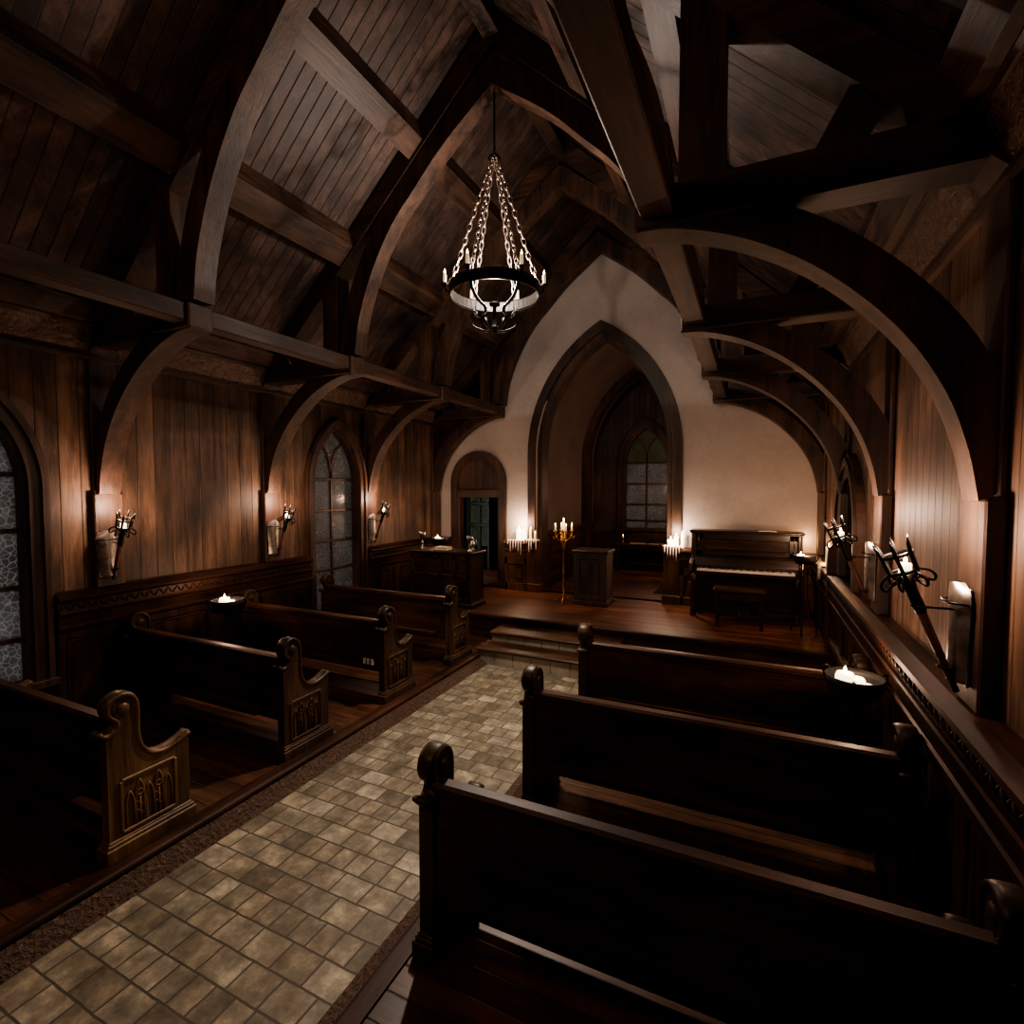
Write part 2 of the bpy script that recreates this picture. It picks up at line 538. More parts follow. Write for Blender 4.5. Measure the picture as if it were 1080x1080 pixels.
def struct_root(name, label=None):
    o = bpy.data.objects.new(name, None)
    COL.objects.link(o)
    o['kind'] = 'structure'
    if label:
        o['label'] = label
    return o

def dup(root, loc, rz=None, label=None):
    r = root.copy()
    COL.objects.link(r)
    r.location = loc
    if rz is not None:
        r.rotation_euler.z = rz
    if label:
        r['label'] = label
    for ch in list(root.children):
        c = ch.copy()
        COL.objects.link(c)
        c.parent = r
        for g in list(ch.children):
            d = g.copy()
            COL.objects.link(d)
            d.parent = c
    return r

def light(name, loc, power, col=(1.0, 0.48, 0.20), rad=0.04):
    l = bpy.data.lights.new(name, 'POINT')
    l.energy = power
    l.color = col
    l.shadow_soft_size = rad
    o = bpy.data.objects.new(name, l)
    o.location = loc
    COL.objects.link(o)
    return o

def smooth_path(pts, n=6):
    """Catmull-Rom through 2D/3D points"""
    P = [Vector(p) for p in pts]
    out = []
    for i in range(len(P) - 1):
        p0 = P[i - 1] if i > 0 else P[i] * 2 - P[i + 1]
        p1, p2 = P[i], P[i + 1]
        p3 = P[i + 2] if i + 2 < len(P) else P[i + 1] * 2 - P[i]
        for k in range(n):
            t = k / n
            out.append(0.5 * ((2 * p1) + (p2 - p0) * t + (2 * p0 - 5 * p1 + 4 * p2 - p3) * t * t + (3 * p1 - p0 - 3 * p2 + p3) * t ** 3))
    out.append(P[-1])
    return out

def offset2(pts, d):
    out = []
    n = len(pts)
    for i in range(n):
        a, b = pts[max(i - 1, 0)], pts[min(i + 1, n - 1)]
        t = Vector((b[0] - a[0], b[1] - a[1])).normalized()
        out.append((pts[i][0] - t.y * d, pts[i][1] + t.x * d))
    return out

# pointed arch: half width w, springing zs, apex za
def arch_z(dx, w, zs, za):
    h = za - zs
    r = (h * h + w * w) / (2 * w)
    dx = min(abs(dx), w)
    return zs + sqrt(max(0, r * r - (dx - (w - r)) ** 2)) if dx < w else zs

def arch_pts(c, w, zb, zs, za, n=12):
    h = za - zs
    r = (h * h + w * w) / (2 * w)
    tmax = atan2(h, r - w) if r > w else atan2(h, -(w - r)) 
    right = []
    for i in range(n + 1):
        t = tmax * i / n
        right.append((w - r + r * cos(t), zs + r * sin(t)))
    right[-1] = (0.0, za)
    left = [(-x, z) for x, z in reversed(right[:-1])]
    pts = [(w, zb)] + right + left + [(-w, zb)]
    return [(c + x, z) for x, z in pts]

# ------------------------------------------------------------------ main dimensions
XL, XR = -5.37, 0.88          # board walls
XC = -2.245                   # aisle / ridge line
YF = 8.16                     # front wall
YB = -3.0
CAP = 1.315                   # top of the wainscot
PEWZ, STZ = 0.12, 0.44
YS = 6.33                     # stage edge
EAVE, RIDGE = 3.62, 6.60
SL = (RIDGE - EAVE) / (XR - XC)

def roof_z(x):
    return RIDGE - SL * abs(x - XC)

# ------------------------------------------------------------------ floors
struct(MB().box(-3.02, -1.55, YB, 5.7, -0.05, 0.0), 'floor', 'tile', label='old stone tile aisle between the pews')
struct(MB().box(XL - 0.02, -3.10, YB, YS + 0.03, -0.05, PEWZ), 'floor_left', 'floor_pew')
struct(MB().box(-1.42, XR + 0.02, YB, YS + 0.03, -0.05, PEWZ), 'floor_right', 'floor_pew')
struct(MB().box(XL - 0.1, XR + 0.1, YS, 11.6, 0.36, STZ), 'floor_stage', 'floor_stage', label='raised stage floor of red brown boards')
# borders: sloping carved strip and dark nosing
struct(MB().prism([(-2.985, 0), (-3.085, 0.085), (-3.12, 0.085), (-3.12, -0.03), (-2.985, -0.03)], 'y', YB, 5.62), 'trim_1', 'carved_fine')
struct(MB().prism([(-1.585, 0), (-1.585, -0.03), (-1.40, -0.03), (-1.40, 0.075), (-1.45, 0.075)], 'y', YB, 5.62), 'trim_2', 'carved_fine')
def nosing(x, s):
    pr = []
    for k in range(9):
        a = pi / 2 * 3 - pi * k / 8
        pr.append((x + s * (0.0 - 0.0225 + 0.0) - s * 0.0 + -s * 0.0225 * -cos(a) * -1, 0.1075 + 0.0225 * sin(a)))
    return pr
def nose_poly(x, s, z0, z1, w):
    r = (z1 - z0) / 2
    pts = [(x - s * w, z0), (x - s * w, z1)]
    for k in range(7):
        a = pi / 2 - pi * k / 6
        pts.append((x + s * r * cos(a), (z0 + z1) / 2 + r * sin(a)))
    return pts
struct(MB().prism(nose_poly(-3.10, 1, 0.085, 0.132, 0.08), 'y', YB, 5.66), 'trim_3', 'pew_y')
struct(MB().prism(nose_poly(-1.42, -1, 0.078, 0.132, 0.08), 'y', YB, 5.66), 'trim_4', 'pew_y')
# steps up to the stage
for i, (y, z0, z1, xa, xb) in enumerate(((5.62, -0.03, 0.205, -3.13, -1.40), (5.94, 0.19, 0.335, -3.09, -1.44))):
    root = struct_root('floor_step' if i == 0 else 'floor_step.001', 'stone faced step with a wooden tread below the stage')
    mb = MB()
    n = 7
    for k in range(n):
        x0 = xa + (xb - xa) * k / n
        mb.bbox(x0 + 0.002, x0 + (xb - xa) / n - 0.002, y, 6.36, z0, z1 - 0.035, 0.006)
    mb.build('stone_riser', 'stone', root)
    MB().bbox(xa - 0.02, xb + 0.02, y - 0.03, 6.36, z1 - 0.035, z1, 0.012).build('tread', 'warm_x', root)
# stage front: fascia and edge mouldings, each side of the steps and over them
mb = MB()
mb.box(XL, XR, YS + 0.01, YS + 0.05, 0.1, 0.37)
struct(mb, 'trim_5', 'pew_x')
mb = MB()
mb.bbox(XL, XR, YS - 0.035, YS + 0.06, 0.395, 0.446, 0.012)
mb.bbox(XL, XR, YS - 0.012, YS + 0.03, 0.36, 0.397, 0.01)
struct(mb, 'trim_6', 'pew_x')
mb = MB()
for xa, xb in ((XL, -3.14), (-1.38, XR)):
    mb.bbox(xa, xb, YS - 0.03, YS + 0.02, 0.12, 0.2, 0.012)
    mb.bbox(xa, xb, YS - 0.015, YS + 0.02, 0.2, 0.225, 0.006)
struct(mb, 'trim_7', 'pew_x')

# ------------------------------------------------------------------ walls with openings
def strip_wall(axis, lo, hi, z0, z1f, holes, pos, thick, name, mat, step=0.06):
    """wall in plane axis=pos made of vertical strips; holes=(centre, halfw, zbot, zspring, zapex)"""
    cuts = {lo, hi}
    u = lo
    while u < hi:
        cuts.add(round(u, 4))
        u += step * 6
    for (c, w, zb, zs, za) in holes:
        k = int(2 * w / step) + 8
        for i in range(k + 1):
            t = -cos(pi * i / k)
            cuts.add(round(c + w * t, 4))
    cuts = sorted(x for x in cuts if lo <= x <= hi)
    mb = MB()
    def P(u, z, d):
        return (pos + d, u, z) if axis == 'x' else (u, pos + d, z)
    for a, b in zip(cuts, cuts[1:]):
        if b - a < 1e-5:
            continue
        mid = (a + b) / 2
        hs = [h for h in holes if abs(mid - h[0]) < h[1]]
        za_, zb_ = z1f(a), z1f(b)
        spans = []
        if hs:
            h = hs[0]
            if h[2] > z0 + 1e-4:
                spans.append((z0, z0, h[2], h[2]))
            ta, tb = arch_z(a - h[0], *h[1:2], h[3], h[4]), arch_z(b - h[0], *h[1:2], h[3], h[4])
            spans.append((ta, tb, za_, zb_))
        else:
            spans.append((z0, z0, za_, zb_))
        for (p, q, r, s) in spans:
            vs = [P(a, p, 0), P(b, q, 0), P(b, s, 0), P(a, r, 0), P(a, p, thick), P(b, q, thick), P(b, s, thick), P(a, r, thick)]
            mb.add(vs, [(0, 1, 2, 3), (7, 6, 5, 4), (0, 4, 5, 1), (3, 2, 6, 7)])
    # reveals
    for (c, w, zb, zs, za) in holes:
        for s in (-1, 1):
            vs = [P(c + s * w, zb, 0), P(c + s * w, zs, 0), P(c + s * w, zs, thick), P(c + s * w, zb, thick)]
            mb.add(vs, [(0, 1, 2, 3)])
    return struct(mb, name, mat)

W1 = (1.655, 0.465, 0.62, 2.22, 3.06)
W2 = (5.53, 0.475, 0.45, 2.28, 3.10)
W3 = (5.82, 0.50, 0.62, 1.72, 2.38)
strip_wall('x', YB, YF + 0.1, -0.05, lambda u: EAVE + 0.15, [W1, W2], XL, -0.2, 'wall_left', 'wall_l')
strip_wall('x', YB, YF + 0.1, -0.05, lambda u: EAVE + 0.15, [W3], XR, 0.2, 'wall_right', 'wall_r')
struct(MB().box(XL - 0.2, XR + 0.2, YB - 0.1, YB, -0.05, 6.8), 'wall_back', 'wall_x')
DOOR = (-4.50, 0.49, STZ, 2.32, 2.80)
CH = (XC, 1.13, STZ, 2.80, 4.80)
strip_wall('y', XL - 0.1, XR + 0.1, STZ - 0.05, lambda u: roof_z(u) + 0.1, [DOOR, CH], YF, 0.12, 'wall_front', 'plaster')

# roof
mb = MB()
for s in (-1, 1):
    xe = XC + s * (XR - XC + 0.25)
    ze = roof_z(xe)
    mb.add([(XC, YB - 0.1, RIDGE), (xe, YB - 0.1, ze), (xe, YF + 0.2, ze), (XC, YF + 0.2, RIDGE)], [(0, 1, 2, 3)])
    mb.add([(XC, YB - 0.1, RIDGE + 0.1), (xe, YB - 0.1, ze + 0.1), (xe, YF + 0.2, ze + 0.1), (XC, YF + 0.2, RIDGE + 0.1)], [(0, 1, 2, 3)])
struct(mb, 'ceiling', 'roof', label='steep boarded timber roof')

# ------------------------------------------------------------------ wainscot, one run per wall
def wainscot(s, y0, y1, zf, gaps, k):
    """s=+1 right wall, -1 left wall.  profile offset p from the wall"""
    X = XR if s > 0 else XL
    def runs():
        a = y0
        for g0, g1 in gaps:
            yield a, g0
            a = g1
        yield a, y1
    cap, fr, pan, zig, st = MB(), MB(), MB(), MB(), MB()
    for a, b in runs():
        if b - a < 0.05:
            continue
        X_ = lambda p: X - s * p
        cap.prism([(X, CAP + 0.004), (X_(0.085), CAP), (X_(0.150), CAP - 0.03), (X_(0.156), CAP - 0.052), (X_(0.135), CAP - 0.075), (X, CAP - 0.075)], 'y', a, b)
        fr.prism([(X, CAP - 0.075), (X_(0.118), CAP - 0.075), (X_(0.118), CAP - 0.155), (X, CAP - 0.155)], 'y', a, b)
        cap.prism([(X, CAP - 0.155), (X_(0.140), CAP - 0.155), (X_(0.146), CAP - 0.168), (X_(0.135), CAP - 0.19), (X_(0.128), CAP - 0.195), (X_(0.124), CAP - 0.275), (X_(0.135), CAP - 0.285), (X_(0.135), CAP - 0.305), (X_(0.115), CAP - 0.32), (X, CAP - 0.32)], 'y', a, b)
        pan.box(X, X_(0.07), a, b, zf, CAP - 0.31)
        n = max(1, round((b - a) / 0.62))
        for i in range(n + 1):
            yc = a + (b - a) * i / n
            st.bbox(X_(0.06), X_(0.098), max(a, yc - 0.055), min(b, yc + 0.055), zf, CAP - 0.31, 0.006)
        st.bbox(X_(0.06), X_(0.1), a, b, zf, zf + 0.14, 0.008)
        st.bbox(X_(0.06), X_(0.0975), a, b, CAP - 0.40, CAP - 0.315, 0.006)
        for i in range(n):
            ya, yb = a + (b - a) * i / n + 0.075, a + (b - a) * (i + 1) / n - 0.075
            for q in ((ya, ya, zf + 0.16, CAP - 0.42), (yb, yb, zf + 0.16, CAP - 0.42)):
                st.bbox(X_(0.065), X_(0.082), q[0] - 0.012, q[1] + 0.012, q[2], q[3], 0.006)
            st.bbox(X_(0.065), X_(0.082), ya, yb, CAP - 0.435, CAP - 0.412, 0.006)
        # carved zigzag of little leaves
        p = 0.085
        m = int((b - a) / p)
        for i in range(m):
            yy = a + (b - a - m * p) / 2 + i * p
            x = X_(0.119)
            za, zb = CAP - 0.146, CAP - 0.086
            zig.tube([(x, yy, za), (x - s * 0.004, yy + p * .25, (za + zb) / 2), (x, yy + p / 2, zb)], [0.004, 0.010, 0.004], 4)
            zig.tube([(x, yy + p / 2, zb), (x - s * 0.004, yy + p * .75, (za + zb) / 2), (x, yy + p, za)], [0.004, 0.010, 0.004], 4)
    root = struct_root('trim_%d' % k, 'dark panelled wainscot with carved frieze')
    cap.build('cap_moulding', 'cap_y', root)
    fr.build('frieze_board', 'panel_y', root)
    zig.build('carved_frieze', 'panel_y', root)
    pan.build('panel', 'panel_z', root)
    st.build('stile', 'panel_z', root)

wainscot(-1, YB, 8.12, PEWZ, [(W1[0] - 0.6, W1[0] + 0.575), (W2[0] - 0.575, W2[0] + 0.575)], 8)
wainscot(1, YB, 6.33, PEWZ, [], 9)
wainscot(1, 6.42, 8.12, STZ, [], 10)

# cornice: carved cove with plain rails, above both walls
for i, s in enumerate((-1, 1)):
    X = XR if s > 0 else XL
    X_ = lambda p: X - s * p
    root = struct_root('trim_%d' % (11 + i), 'carved leaf cornice under the roof')
    MB().prism([(X, 3.405), (X_(0.025), 3.405), (X_(0.06), 3.46), (X_(0.085), 3.53), (X_(0.12), 3.60), (X, 3.60)], 'y', YB, YF).build('carved_cove', 'carved', root)
    MB().prism([(X, 3.35), (X_(0.03), 3.35), (X_(0.04), 3.38), (X_(0.04), 3.408), (X, 3.408)], 'y', YB, YF).build('lower_rail', 'beam_y', root)
    mb = MB()
    mb.prism([(X, 3.60), (X_(0.135), 3.60), (X_(0.145), 3.63), (X, 3.63)], 'y', YB, YF)
    mb.prism([(X, 3.63), (X_(0.20), 3.64), (X_(0.28), 3.78), (X_(0.0), 3.80)], 'y', YB, YF)
    mb.build('fascia', 'beam_y', root)

# long beams running from truss to truss
k = 13
for s in (-1, 1):
    xi = XC + s * 1.73
    struct(MB().bbox(xi, xi + s * 0.15, YB, 8.1, 3.50, 3.64, 0.008), 'trim_%d' % k, 'beam_y', label='long plate beam along the hammer beam ends')
    k += 1
    xa, xb = XC + s * 1.70, XC + s * 1.88
    struct(MB().prism([(xa, roof_z(xa) - 0.02), (xa - s * 0.04, roof_z(xa) - 0.20), (xb - s * 0.04, roof_z(xb) - 0.20), (xb, roof_z(xb) - 0.02)], 'y', YB, 8.1), 'trim_%d' % k, 'beam_y', label='purlin under the roof boards')
    k += 1
    xa, xb = XC + s * 0.80, XC + s * 0.96
    struct(MB().prism([(xa, roof_z(xa) - 0.02), (xa - s * 0.04, roof_z(xa) - 0.20), (xb - s * 0.04, roof_z(xb) - 0.20), (xb, roof_z(xb) - 0.02)], 'y', YB, 8.1), 'trim_%d' % k, 'beam_y', label='upper purlin under the roof boards')
    k += 1
struct(MB().bbox(XC - 0.08, XC + 0.08, YB, 8.1, RIDGE - 0.26, RIDGE - 0.06), 'trim_%d' % k, 'beam_y', label='ridge beam')

# ------------------------------------------------------------------ roof trusses
LOWER = [(3.04, 2.155), (3.005, 2.35), (2.93, 2.58), (2.80, 2.81), (2.62, 3.02), (2.40, 3.205), (2.14, 3.35), (1.88, 3.435), (1.70, 3.45)]
UPPER = [(1.66, 3.66), (1.60, 4.02), (1.42, 4.48), (1.16, 4.90), (0.87, 5.20), (0.52, 5.54), (0.0, 5.93)]
def truss(Y, label, half=0.085):
    root = thing('roof_truss', label, 'roof truss', (XC, Y, 0), 0, 'timber roof trusses')
    root['kind'] = 'thing'
    low = [tuple(p) for p in smooth_path(LOWER, 4)]
    lo_out = offset2(low, -0.175)
    up = [tuple(p) for p in smooth_path(UPPER, 4)]
    up_out = offset2(up, -0.21)
    up_out[-1] = (0.0, up[-1][1] + 0.27)
    lo_out = [(min(x, 3.10), min(z, 3.50)) for x, z in lo_out]
    for s in (-1, 1):
        wx = XR - XC
        # pilaster against the wall
        MB().bbox(s * (wx - 0.005), s * (wx - 0.075), -0.12, 0.11, CAP + 0.002, 2.16, 0.008).bbox(s * (wx - 0.005), s * (wx - 0.035), -0.105, 0.095, 2.15, 3.58, 0.008).build('pilaster', 'beam_z', root)
        MB().band([(s * x, z) for x, z in lo_out], [(s * x, z) for x, z in low], 'y', -half, half).build('curved_brace', 'beam_z', root)
        MB().bbox(s * 1.70, s * (wx - 0.06), -half - 0.015, half + 0.015, 3.455, 3.645, 0.01).build('hammer_beam', 'beam_x', root)
        MB().band([(s * x, z) for x, z in up_out], [(s * x, z) for x, z in up], 'y', -half, half).build('arch_brace', 'beam_z', root)
        hx0, hx1 = 1.90, 2.10
        MB().prism([(s * hx0, 3.64), (s * hx1, 3.64), (s * hx1, roof_z(XC + hx1) - 0.08), (s * hx0, roof_z(XC + hx0) - 0.08)], 'y', -half - 0.01, half + 0.01).build('hammer_post', 'beam_z', root)
        e = wx - 0.02
        MB().prism([(0, RIDGE - 0.03), (s * e, roof_z(XC + e) - 0.03), (s * e, roof_z(XC + e) - 0.25), (0, RIDGE - 0.30)], 'y', -half - 0.015, half + 0.015).build('rafter', 'beam_x', root)
        # straight strut from hammer beam to rafter foot
        MB().prism([(s * 2.45, 3.64), (s * 2.62, 3.64), (s * 2.72, roof_z(XC + 2.72) - 0.2), (s * 2.60, roof_z(XC + 2.60) - 0.2)], 'y', -half + 0.02, half - 0.02).build('strut', 'beam_z', root)
    return root

truss(2.66, 'timber roof truss nearest the viewer, its right brace sweeping across the top right')
truss(4.42, 'timber roof truss just behind the chandelier, second back from the viewer')
truss(6.21, 'timber roof truss above the stage edge, third back from the viewer')
last = truss(8.02, 'darkest timber roof truss, lying flat against the pale plaster front wall')
_lo = [tuple(p) for p in smooth_path(LOWER, 4)]
_up = [tuple(p) for p in smooth_path(UPPER, 4)]
_lo_o, _up_o = offset2(_lo, -0.12), offset2(_up, -0.12)
_up_o[-1] = (0.0, _up[-1][1] + 0.15)
wx_ = XR - XC - 0.01
for s in (-1, 1):
    mb = MB()
    mb.band([(s * min(wx_, x), z) for x, z in _lo_o], [(s * wx_, max(z, 3.46) if i else z) for i, (x, z) in enumerate(_lo_o)], 'y', 0.04, 0.09)
    mb.build('spandrel_board', 'pew_z', last)
    mb = MB()
    mb.band([(s * x, z) for x, z in _up_o], [(s * min(wx_, x + 1.55 * (1 - i / (len(_up_o) - 1))), roof_z(XC + min(wx_, x + 1.55 * (1 - i / (len(_up_o) - 1)))) - 0.04 if i else 3.58) for i, (x, z) in enumerate(_up_o)], 'y', 0.04, 0.09)
    mb.prism([(s * 1.70, 3.58), (s * (wx_ - 0.03), 3.58), (s * (wx_ - 0.03), roof_z(XC + wx_) - 0.02), (s * 1.9, roof_z(XC + 1.9) - 0.03), (s * 1.9, 3.8)], 'y', 0.04, 0.09)
    mb.build('upper_spandrel_board', 'pew_z', last)

# ------------------------------------------------------------------ windows
def window(name, axis, pos, s, spec, glass, casing=0.10, cols=2, rows=(2.34, 1.90, 1.48, 1.06), label=None, out=0.05, tint_top=None, mat='beam_z'):
    """s: direction from the wall into the room"""
    c, w, zb, zs, za = spec
    root = struct_root(name, label)
    def ring(dw0, dw1, d0, d1, nm, m=mat):
        o = arch_pts(c, w + dw1, zb - 0.0, zs, za + dw1 * 1.25)
        i = arch_pts(c, w + dw0, zb - 0.0, zs, za + dw0 * 1.25)
        MB().band(o, i, axis, pos + s * d0, pos + s * d1).build(nm, m, root)
    ring(-0.03, casing, -0.02, out, 'casing')
    ring(casing * 0.45, casing * 0.8, out - 0.01, out + 0.025, 'outer_moulding')
    ring(-0.055, -0.01, -0.13, 0.03, 'inner_frame')
    def B(u0, u1, d0, d1, z0, z1):
        mb = MB()
        if axis == 'x':
            mb.bbox(pos + s * d0, pos + s * d1, u0, u1, z0, z1, 0.005)
        else:
            mb.bbox(u0, u1, pos + s * d0, pos + s * d1, z0, z1, 0.005)
        return mb
    B(c - w - casing, c + w + casing, -0.02, out + 0.05, zb - 0.06, zb + 0.005).build('sill', mat, root)
    iw = w - 0.05
    zfork = zs + (za - zs) * 0.10
    B(c - 0.018, c + 0.018, -0.125, -0.075, zb, zfork).build('mullion', mat, root)
    for z in rows:
        if zb + 0.1 < z < zs + 0.2:
            ww = iw
            B(c - ww, c + ww, -0.122, -0.080, z - 0.018, z + 0.018).build('glazing_bar', mat, root)
    # Y tracery
    for q in (-1, 1):
        pts = []
        for i in range(9):
            t = i / 8
            u = c + q * (iw * 0.62) * (1 - cos(t * pi / 2)) * 1.0
            z = zfork + (za - zs) * 0.60 * sin(t * pi / 2)
            pts.append((u, z))
        # clip against the arch
        pts = [(u, z) for u, z in pts if z <= arch_z(u - c, w - 0.02, zs, za - 0.02) + 0.02]
        o, i2 = offset2(pts, 0.016), offset2(pts, -0.016)
        MB().band(o, i2, axis, pos - s * 0.122, pos - s * 0.080).build('tracery', mat, root)
    # panes: one per light, split by the bars
    def pane(u0, u1, z0, z1, m):
        n = 10
        pts_t = []
        for i in range(n + 1):
            u = u0 + (u1 - u0) * i / n
            pts_t.append((u, min(z1, arch_z(u - c, w - 0.04, zs, za - 0.04))))
        poly = [(u1, z0), (u0, z0)] + pts_t
        seen = []
        for p in poly:
            if not seen or (abs(p[0] - seen[-1][0]) + abs(p[1] - seen[-1][1])) > 1e-4:
                seen.append(p)
        MB().prism(seen, axis, pos - s * 0.105, pos - s * 0.097).build('pane', m, root)
    zl = [zb] + sorted(z for z in rows if zb + 0.1 < z < zs + 0.2) + [za]
    for z0, z1 in zip(zl, zl[1:]):
        for u0, u1 in ((c - iw, c), (c, c + iw)):
            pane(u0, u1, z0, z1, tint_top if (tint_top and z1 == za) else glass)
    return root

window('window_1', 'x', XL, 1, W1, 'glass', 0.11, label='tall pointed window with crackled glass', rows=(2.32, 1.86, 1.39, 0.96), out=0.07)
window('window_2', 'x', XL, 1, W2, 'glass_far', 0.10, label='tall pointed window between two torches', rows=(2.34, 1.90, 1.47, 1.06), out=0.07)
window('window_3', 'x', XR, -1, W3, 'glass_far', 0.13, label='arched window recess in the right wall', rows=(1.7, 1.2), out=0.07)

# ------------------------------------------------------------------ front wall joinery
# chancel arch casing: two steps
root = struct_root('trim_21', 'pointed dark wood casing of the chancel arch')
o = arch_pts(XC, 1.27, STZ, 2.80, 4.905, 16)
i = arch_pts(XC, 1.14, STZ, 2.80, 4.745, 16)
MB().band(o, i, 'y', YF - 0.05, YF + 0.10).build('outer_casing', 'beam_z', root)
i2 = arch_pts(XC, 1.05, STZ, 2.80, 4.64, 16)
MB().band(i, i2, 'y', YF + 0.06, YF + 0.36).build('inner_casing', 'beam_z', root)
# chancel: pointed barrel of plaster, rib, board end wall with window
iv = arch_pts(XC, 1.07, STZ, 2.80, 4.66, 16)
mb = MB()
vs = [(x, YF + 0.3, z) for x, z in iv] + [(x, 11.5, z) for x, z in iv]
n = len(iv)
mb.add(vs, [(q, q + 1, q + 1 + n, q + n) for q in range(n - 1)])
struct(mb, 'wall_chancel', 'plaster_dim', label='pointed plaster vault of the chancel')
o, i = arch_pts(XC, 1.075, STZ, 2.80, 4.66, 16), arch_pts(XC, 0.93, STZ, 2.80, 4.48, 16)
struct(MB().band(o, i, 'y', 10.55, 10.85), 'trim_22', 'pew_z', label='dark pointed rib inside the chancel')
W4 = (-2.13, 0.50, 1.34, 2.75, 3.60)
strip_wall('y', XC - 1.1, XC + 1.1, STZ, lambda u: 4.9, [W4], 11.45, 0.15, 'wall_chancel_end', 'wall_x')
window('window_4', 'y', 11.45, -1, W4, 'glass_far', 0.12, label='pointed chancel window with greenish top', rows=(2.78, 2.32, 1.86, 1.5), tint_top='glass_green', mat='pew_z')
mb = MB()
for s in (-1, 1):
    x = XC + s * 1.07
    mb.box(x, x - s * 0.03, YF + 0.37, 11.45, STZ, 1.40)
    mb.bbox(x, x - s * 0.07, YF + 0.37, 11.45, 1.40, 1.46, 0.01)
    mb.bbox(x, x - s * 0.05, YF + 0.37, 11.45, 1.18, 1.24, 0.01)
mb.box(XC - 1.07, XC + 1.07, 11.40, 11.45, STZ, 1.25)
struct(mb, 'baseboard_chancel', 'pew_y')

# doorway
root = struct_root('door_1', 'arched doorway standing open beside the altar cabinet')
o = arch_pts(DOOR[0], 0.565, STZ, 2.32, 2.89)
i = arch_pts(DOOR[0], 0.445, STZ, 2.32, 2.75)
MB().band(o, i, 'y', YF - 0.05, YF + 0.13).build('casing', 'beam_z', root)
MB().bbox(DOOR[0] - 0.45, DOOR[0] + 0.45, YF - 0.03, YF + 0.12, 2.05, 2.20, 0.01).build('lintel', 'beam_x', root)
ty = [(x, z) for x, z in arch_pts(DOOR[0], 0.45, 2.18, 2.32, 2.755)]
MB().prism(ty, 'y', YF + 0.03, YF + 0.06).build('tympanum', 'wall_x', root)
for s in (-1, 1):
    MB().bbox(DOOR[0] + s * 0.39, DOOR[0] + s * 0.45, YF - 0.02, YF + 0.12, STZ, 2.06, 0.008).build('jamb', 'beam_z', root)
# vestibule behind the doorway
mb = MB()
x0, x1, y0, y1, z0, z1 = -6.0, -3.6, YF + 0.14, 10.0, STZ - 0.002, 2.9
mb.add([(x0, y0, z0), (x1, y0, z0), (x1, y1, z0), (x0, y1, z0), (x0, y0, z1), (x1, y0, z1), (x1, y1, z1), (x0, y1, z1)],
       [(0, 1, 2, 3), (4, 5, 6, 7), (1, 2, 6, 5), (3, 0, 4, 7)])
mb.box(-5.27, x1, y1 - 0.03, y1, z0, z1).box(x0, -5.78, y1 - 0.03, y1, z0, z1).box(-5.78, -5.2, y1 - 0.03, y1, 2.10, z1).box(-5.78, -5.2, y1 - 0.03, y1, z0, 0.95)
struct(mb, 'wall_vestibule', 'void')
root = struct_root('window_5', 'narrow glazed opening seen through the dark doorway')
for (a, b) in ((-5.70, -5.52), (-5.42, -5.26)):
    for (p, q) in ((0.95, 1.38), (1.45, 1.85), (1.92, 2.10)):
        MB().box(a, b, 9.93, 9.95, p, q).build('pane', 'glass_green', root)
MB().bbox(-5.52, -5.42, 9.9, 9.97, STZ, 2.3).bbox(-5.78, -5.70, 9.9, 9.97, STZ, 2.3).bbox(-5.26, -5.2, 9.9, 9.97, STZ, 2.3).bbox(-5.75, -5.2, 9.89, 9.97, 1.38, 1.45).bbox(-5.75, -5.2, 9.89, 9.97, 1.85, 1.92).build('frame', 'iron', root)

# front wainscot left and right of the arch, and the arch piers
def front_wainscot(xa, xb, k, gap=None):
    root = struct_root('trim_%d' % k, 'panelled wainscot on the front wall')
    y = YF
    MB().box(xa, xb, y - 0.07, y, STZ, CAP - 0.30).build('panel', 'warm_z', root)
    mb = MB()
    mb.prism([(y, CAP + 0.003), (y - 0.085, CAP), (y - 0.15, CAP - 0.03), (y - 0.156, CAP - 0.05), (y - 0.12, CAP - 0.07), (y, CAP - 0.07)], 'x', xa, xb)
    mb.prism([(y, CAP - 0.15), (y - 0.13, CAP - 0.15), (y - 0.13, CAP - 0.18), (y - 0.10, CAP - 0.20), (y - 0.10, CAP - 0.30), (y, CAP - 0.31)], 'x', xa, xb)
    mb.build('cap_moulding', 'warm_x', root)
    MB().box(xa, xb, y - 0.10, y, CAP - 0.15, CAP - 0.07).build('frieze_board', 'warm_x', root)
    zig = MB()
    p = 0.07
    m = int((xb - xa) / p)
    for i in range(m):
        u = xa + (xb - xa - m * p) / 2 + i * p
        zig.tube([(u, y - 0.102, CAP - 0.14), (u + p / 2, y - 0.104, CAP - 0.08), (u + p, y - 0.102, CAP - 0.14)], 0.006, 4)
    zig.build('carved_frieze', 'warm_x', root)
    st = MB()
    nn = max(1, round((xb - xa) / 0.55))
    for i in range(nn + 1):
        u = xa + (xb - xa) * i / nn
        st.bbox(max(xa, u - 0.06), min(xb, u + 0.06), y - 0.1, y - 0.06, STZ, CAP - 0.3, 0.006)
    st.bbox(xa, xb, y - 0.1, y - 0.06, STZ, STZ + 0.13, 0.008)
    st.bbox(xa, xb, y - 0.1, y - 0.06, CAP - 0.42, CAP - 0.3, 0.006)
    for i in range(nn):
        a, b = xa + (xb - xa) * i / nn + 0.085, xa + (xb - xa) * (i + 1) / nn - 0.085
        if b - a > 0.08:
            st.bbox(a + 0.03, b - 0.03, y - 0.09, y - 0.06, STZ + 0.2, CAP - 0.5, 0.015)
    st.build('stile', 'warm_z', root)
front_wainscot(-3.93, -3.50, 23)
front_wainscot(XL, -5.07, 24)
front_wainscot(-0.98, XR, 25)
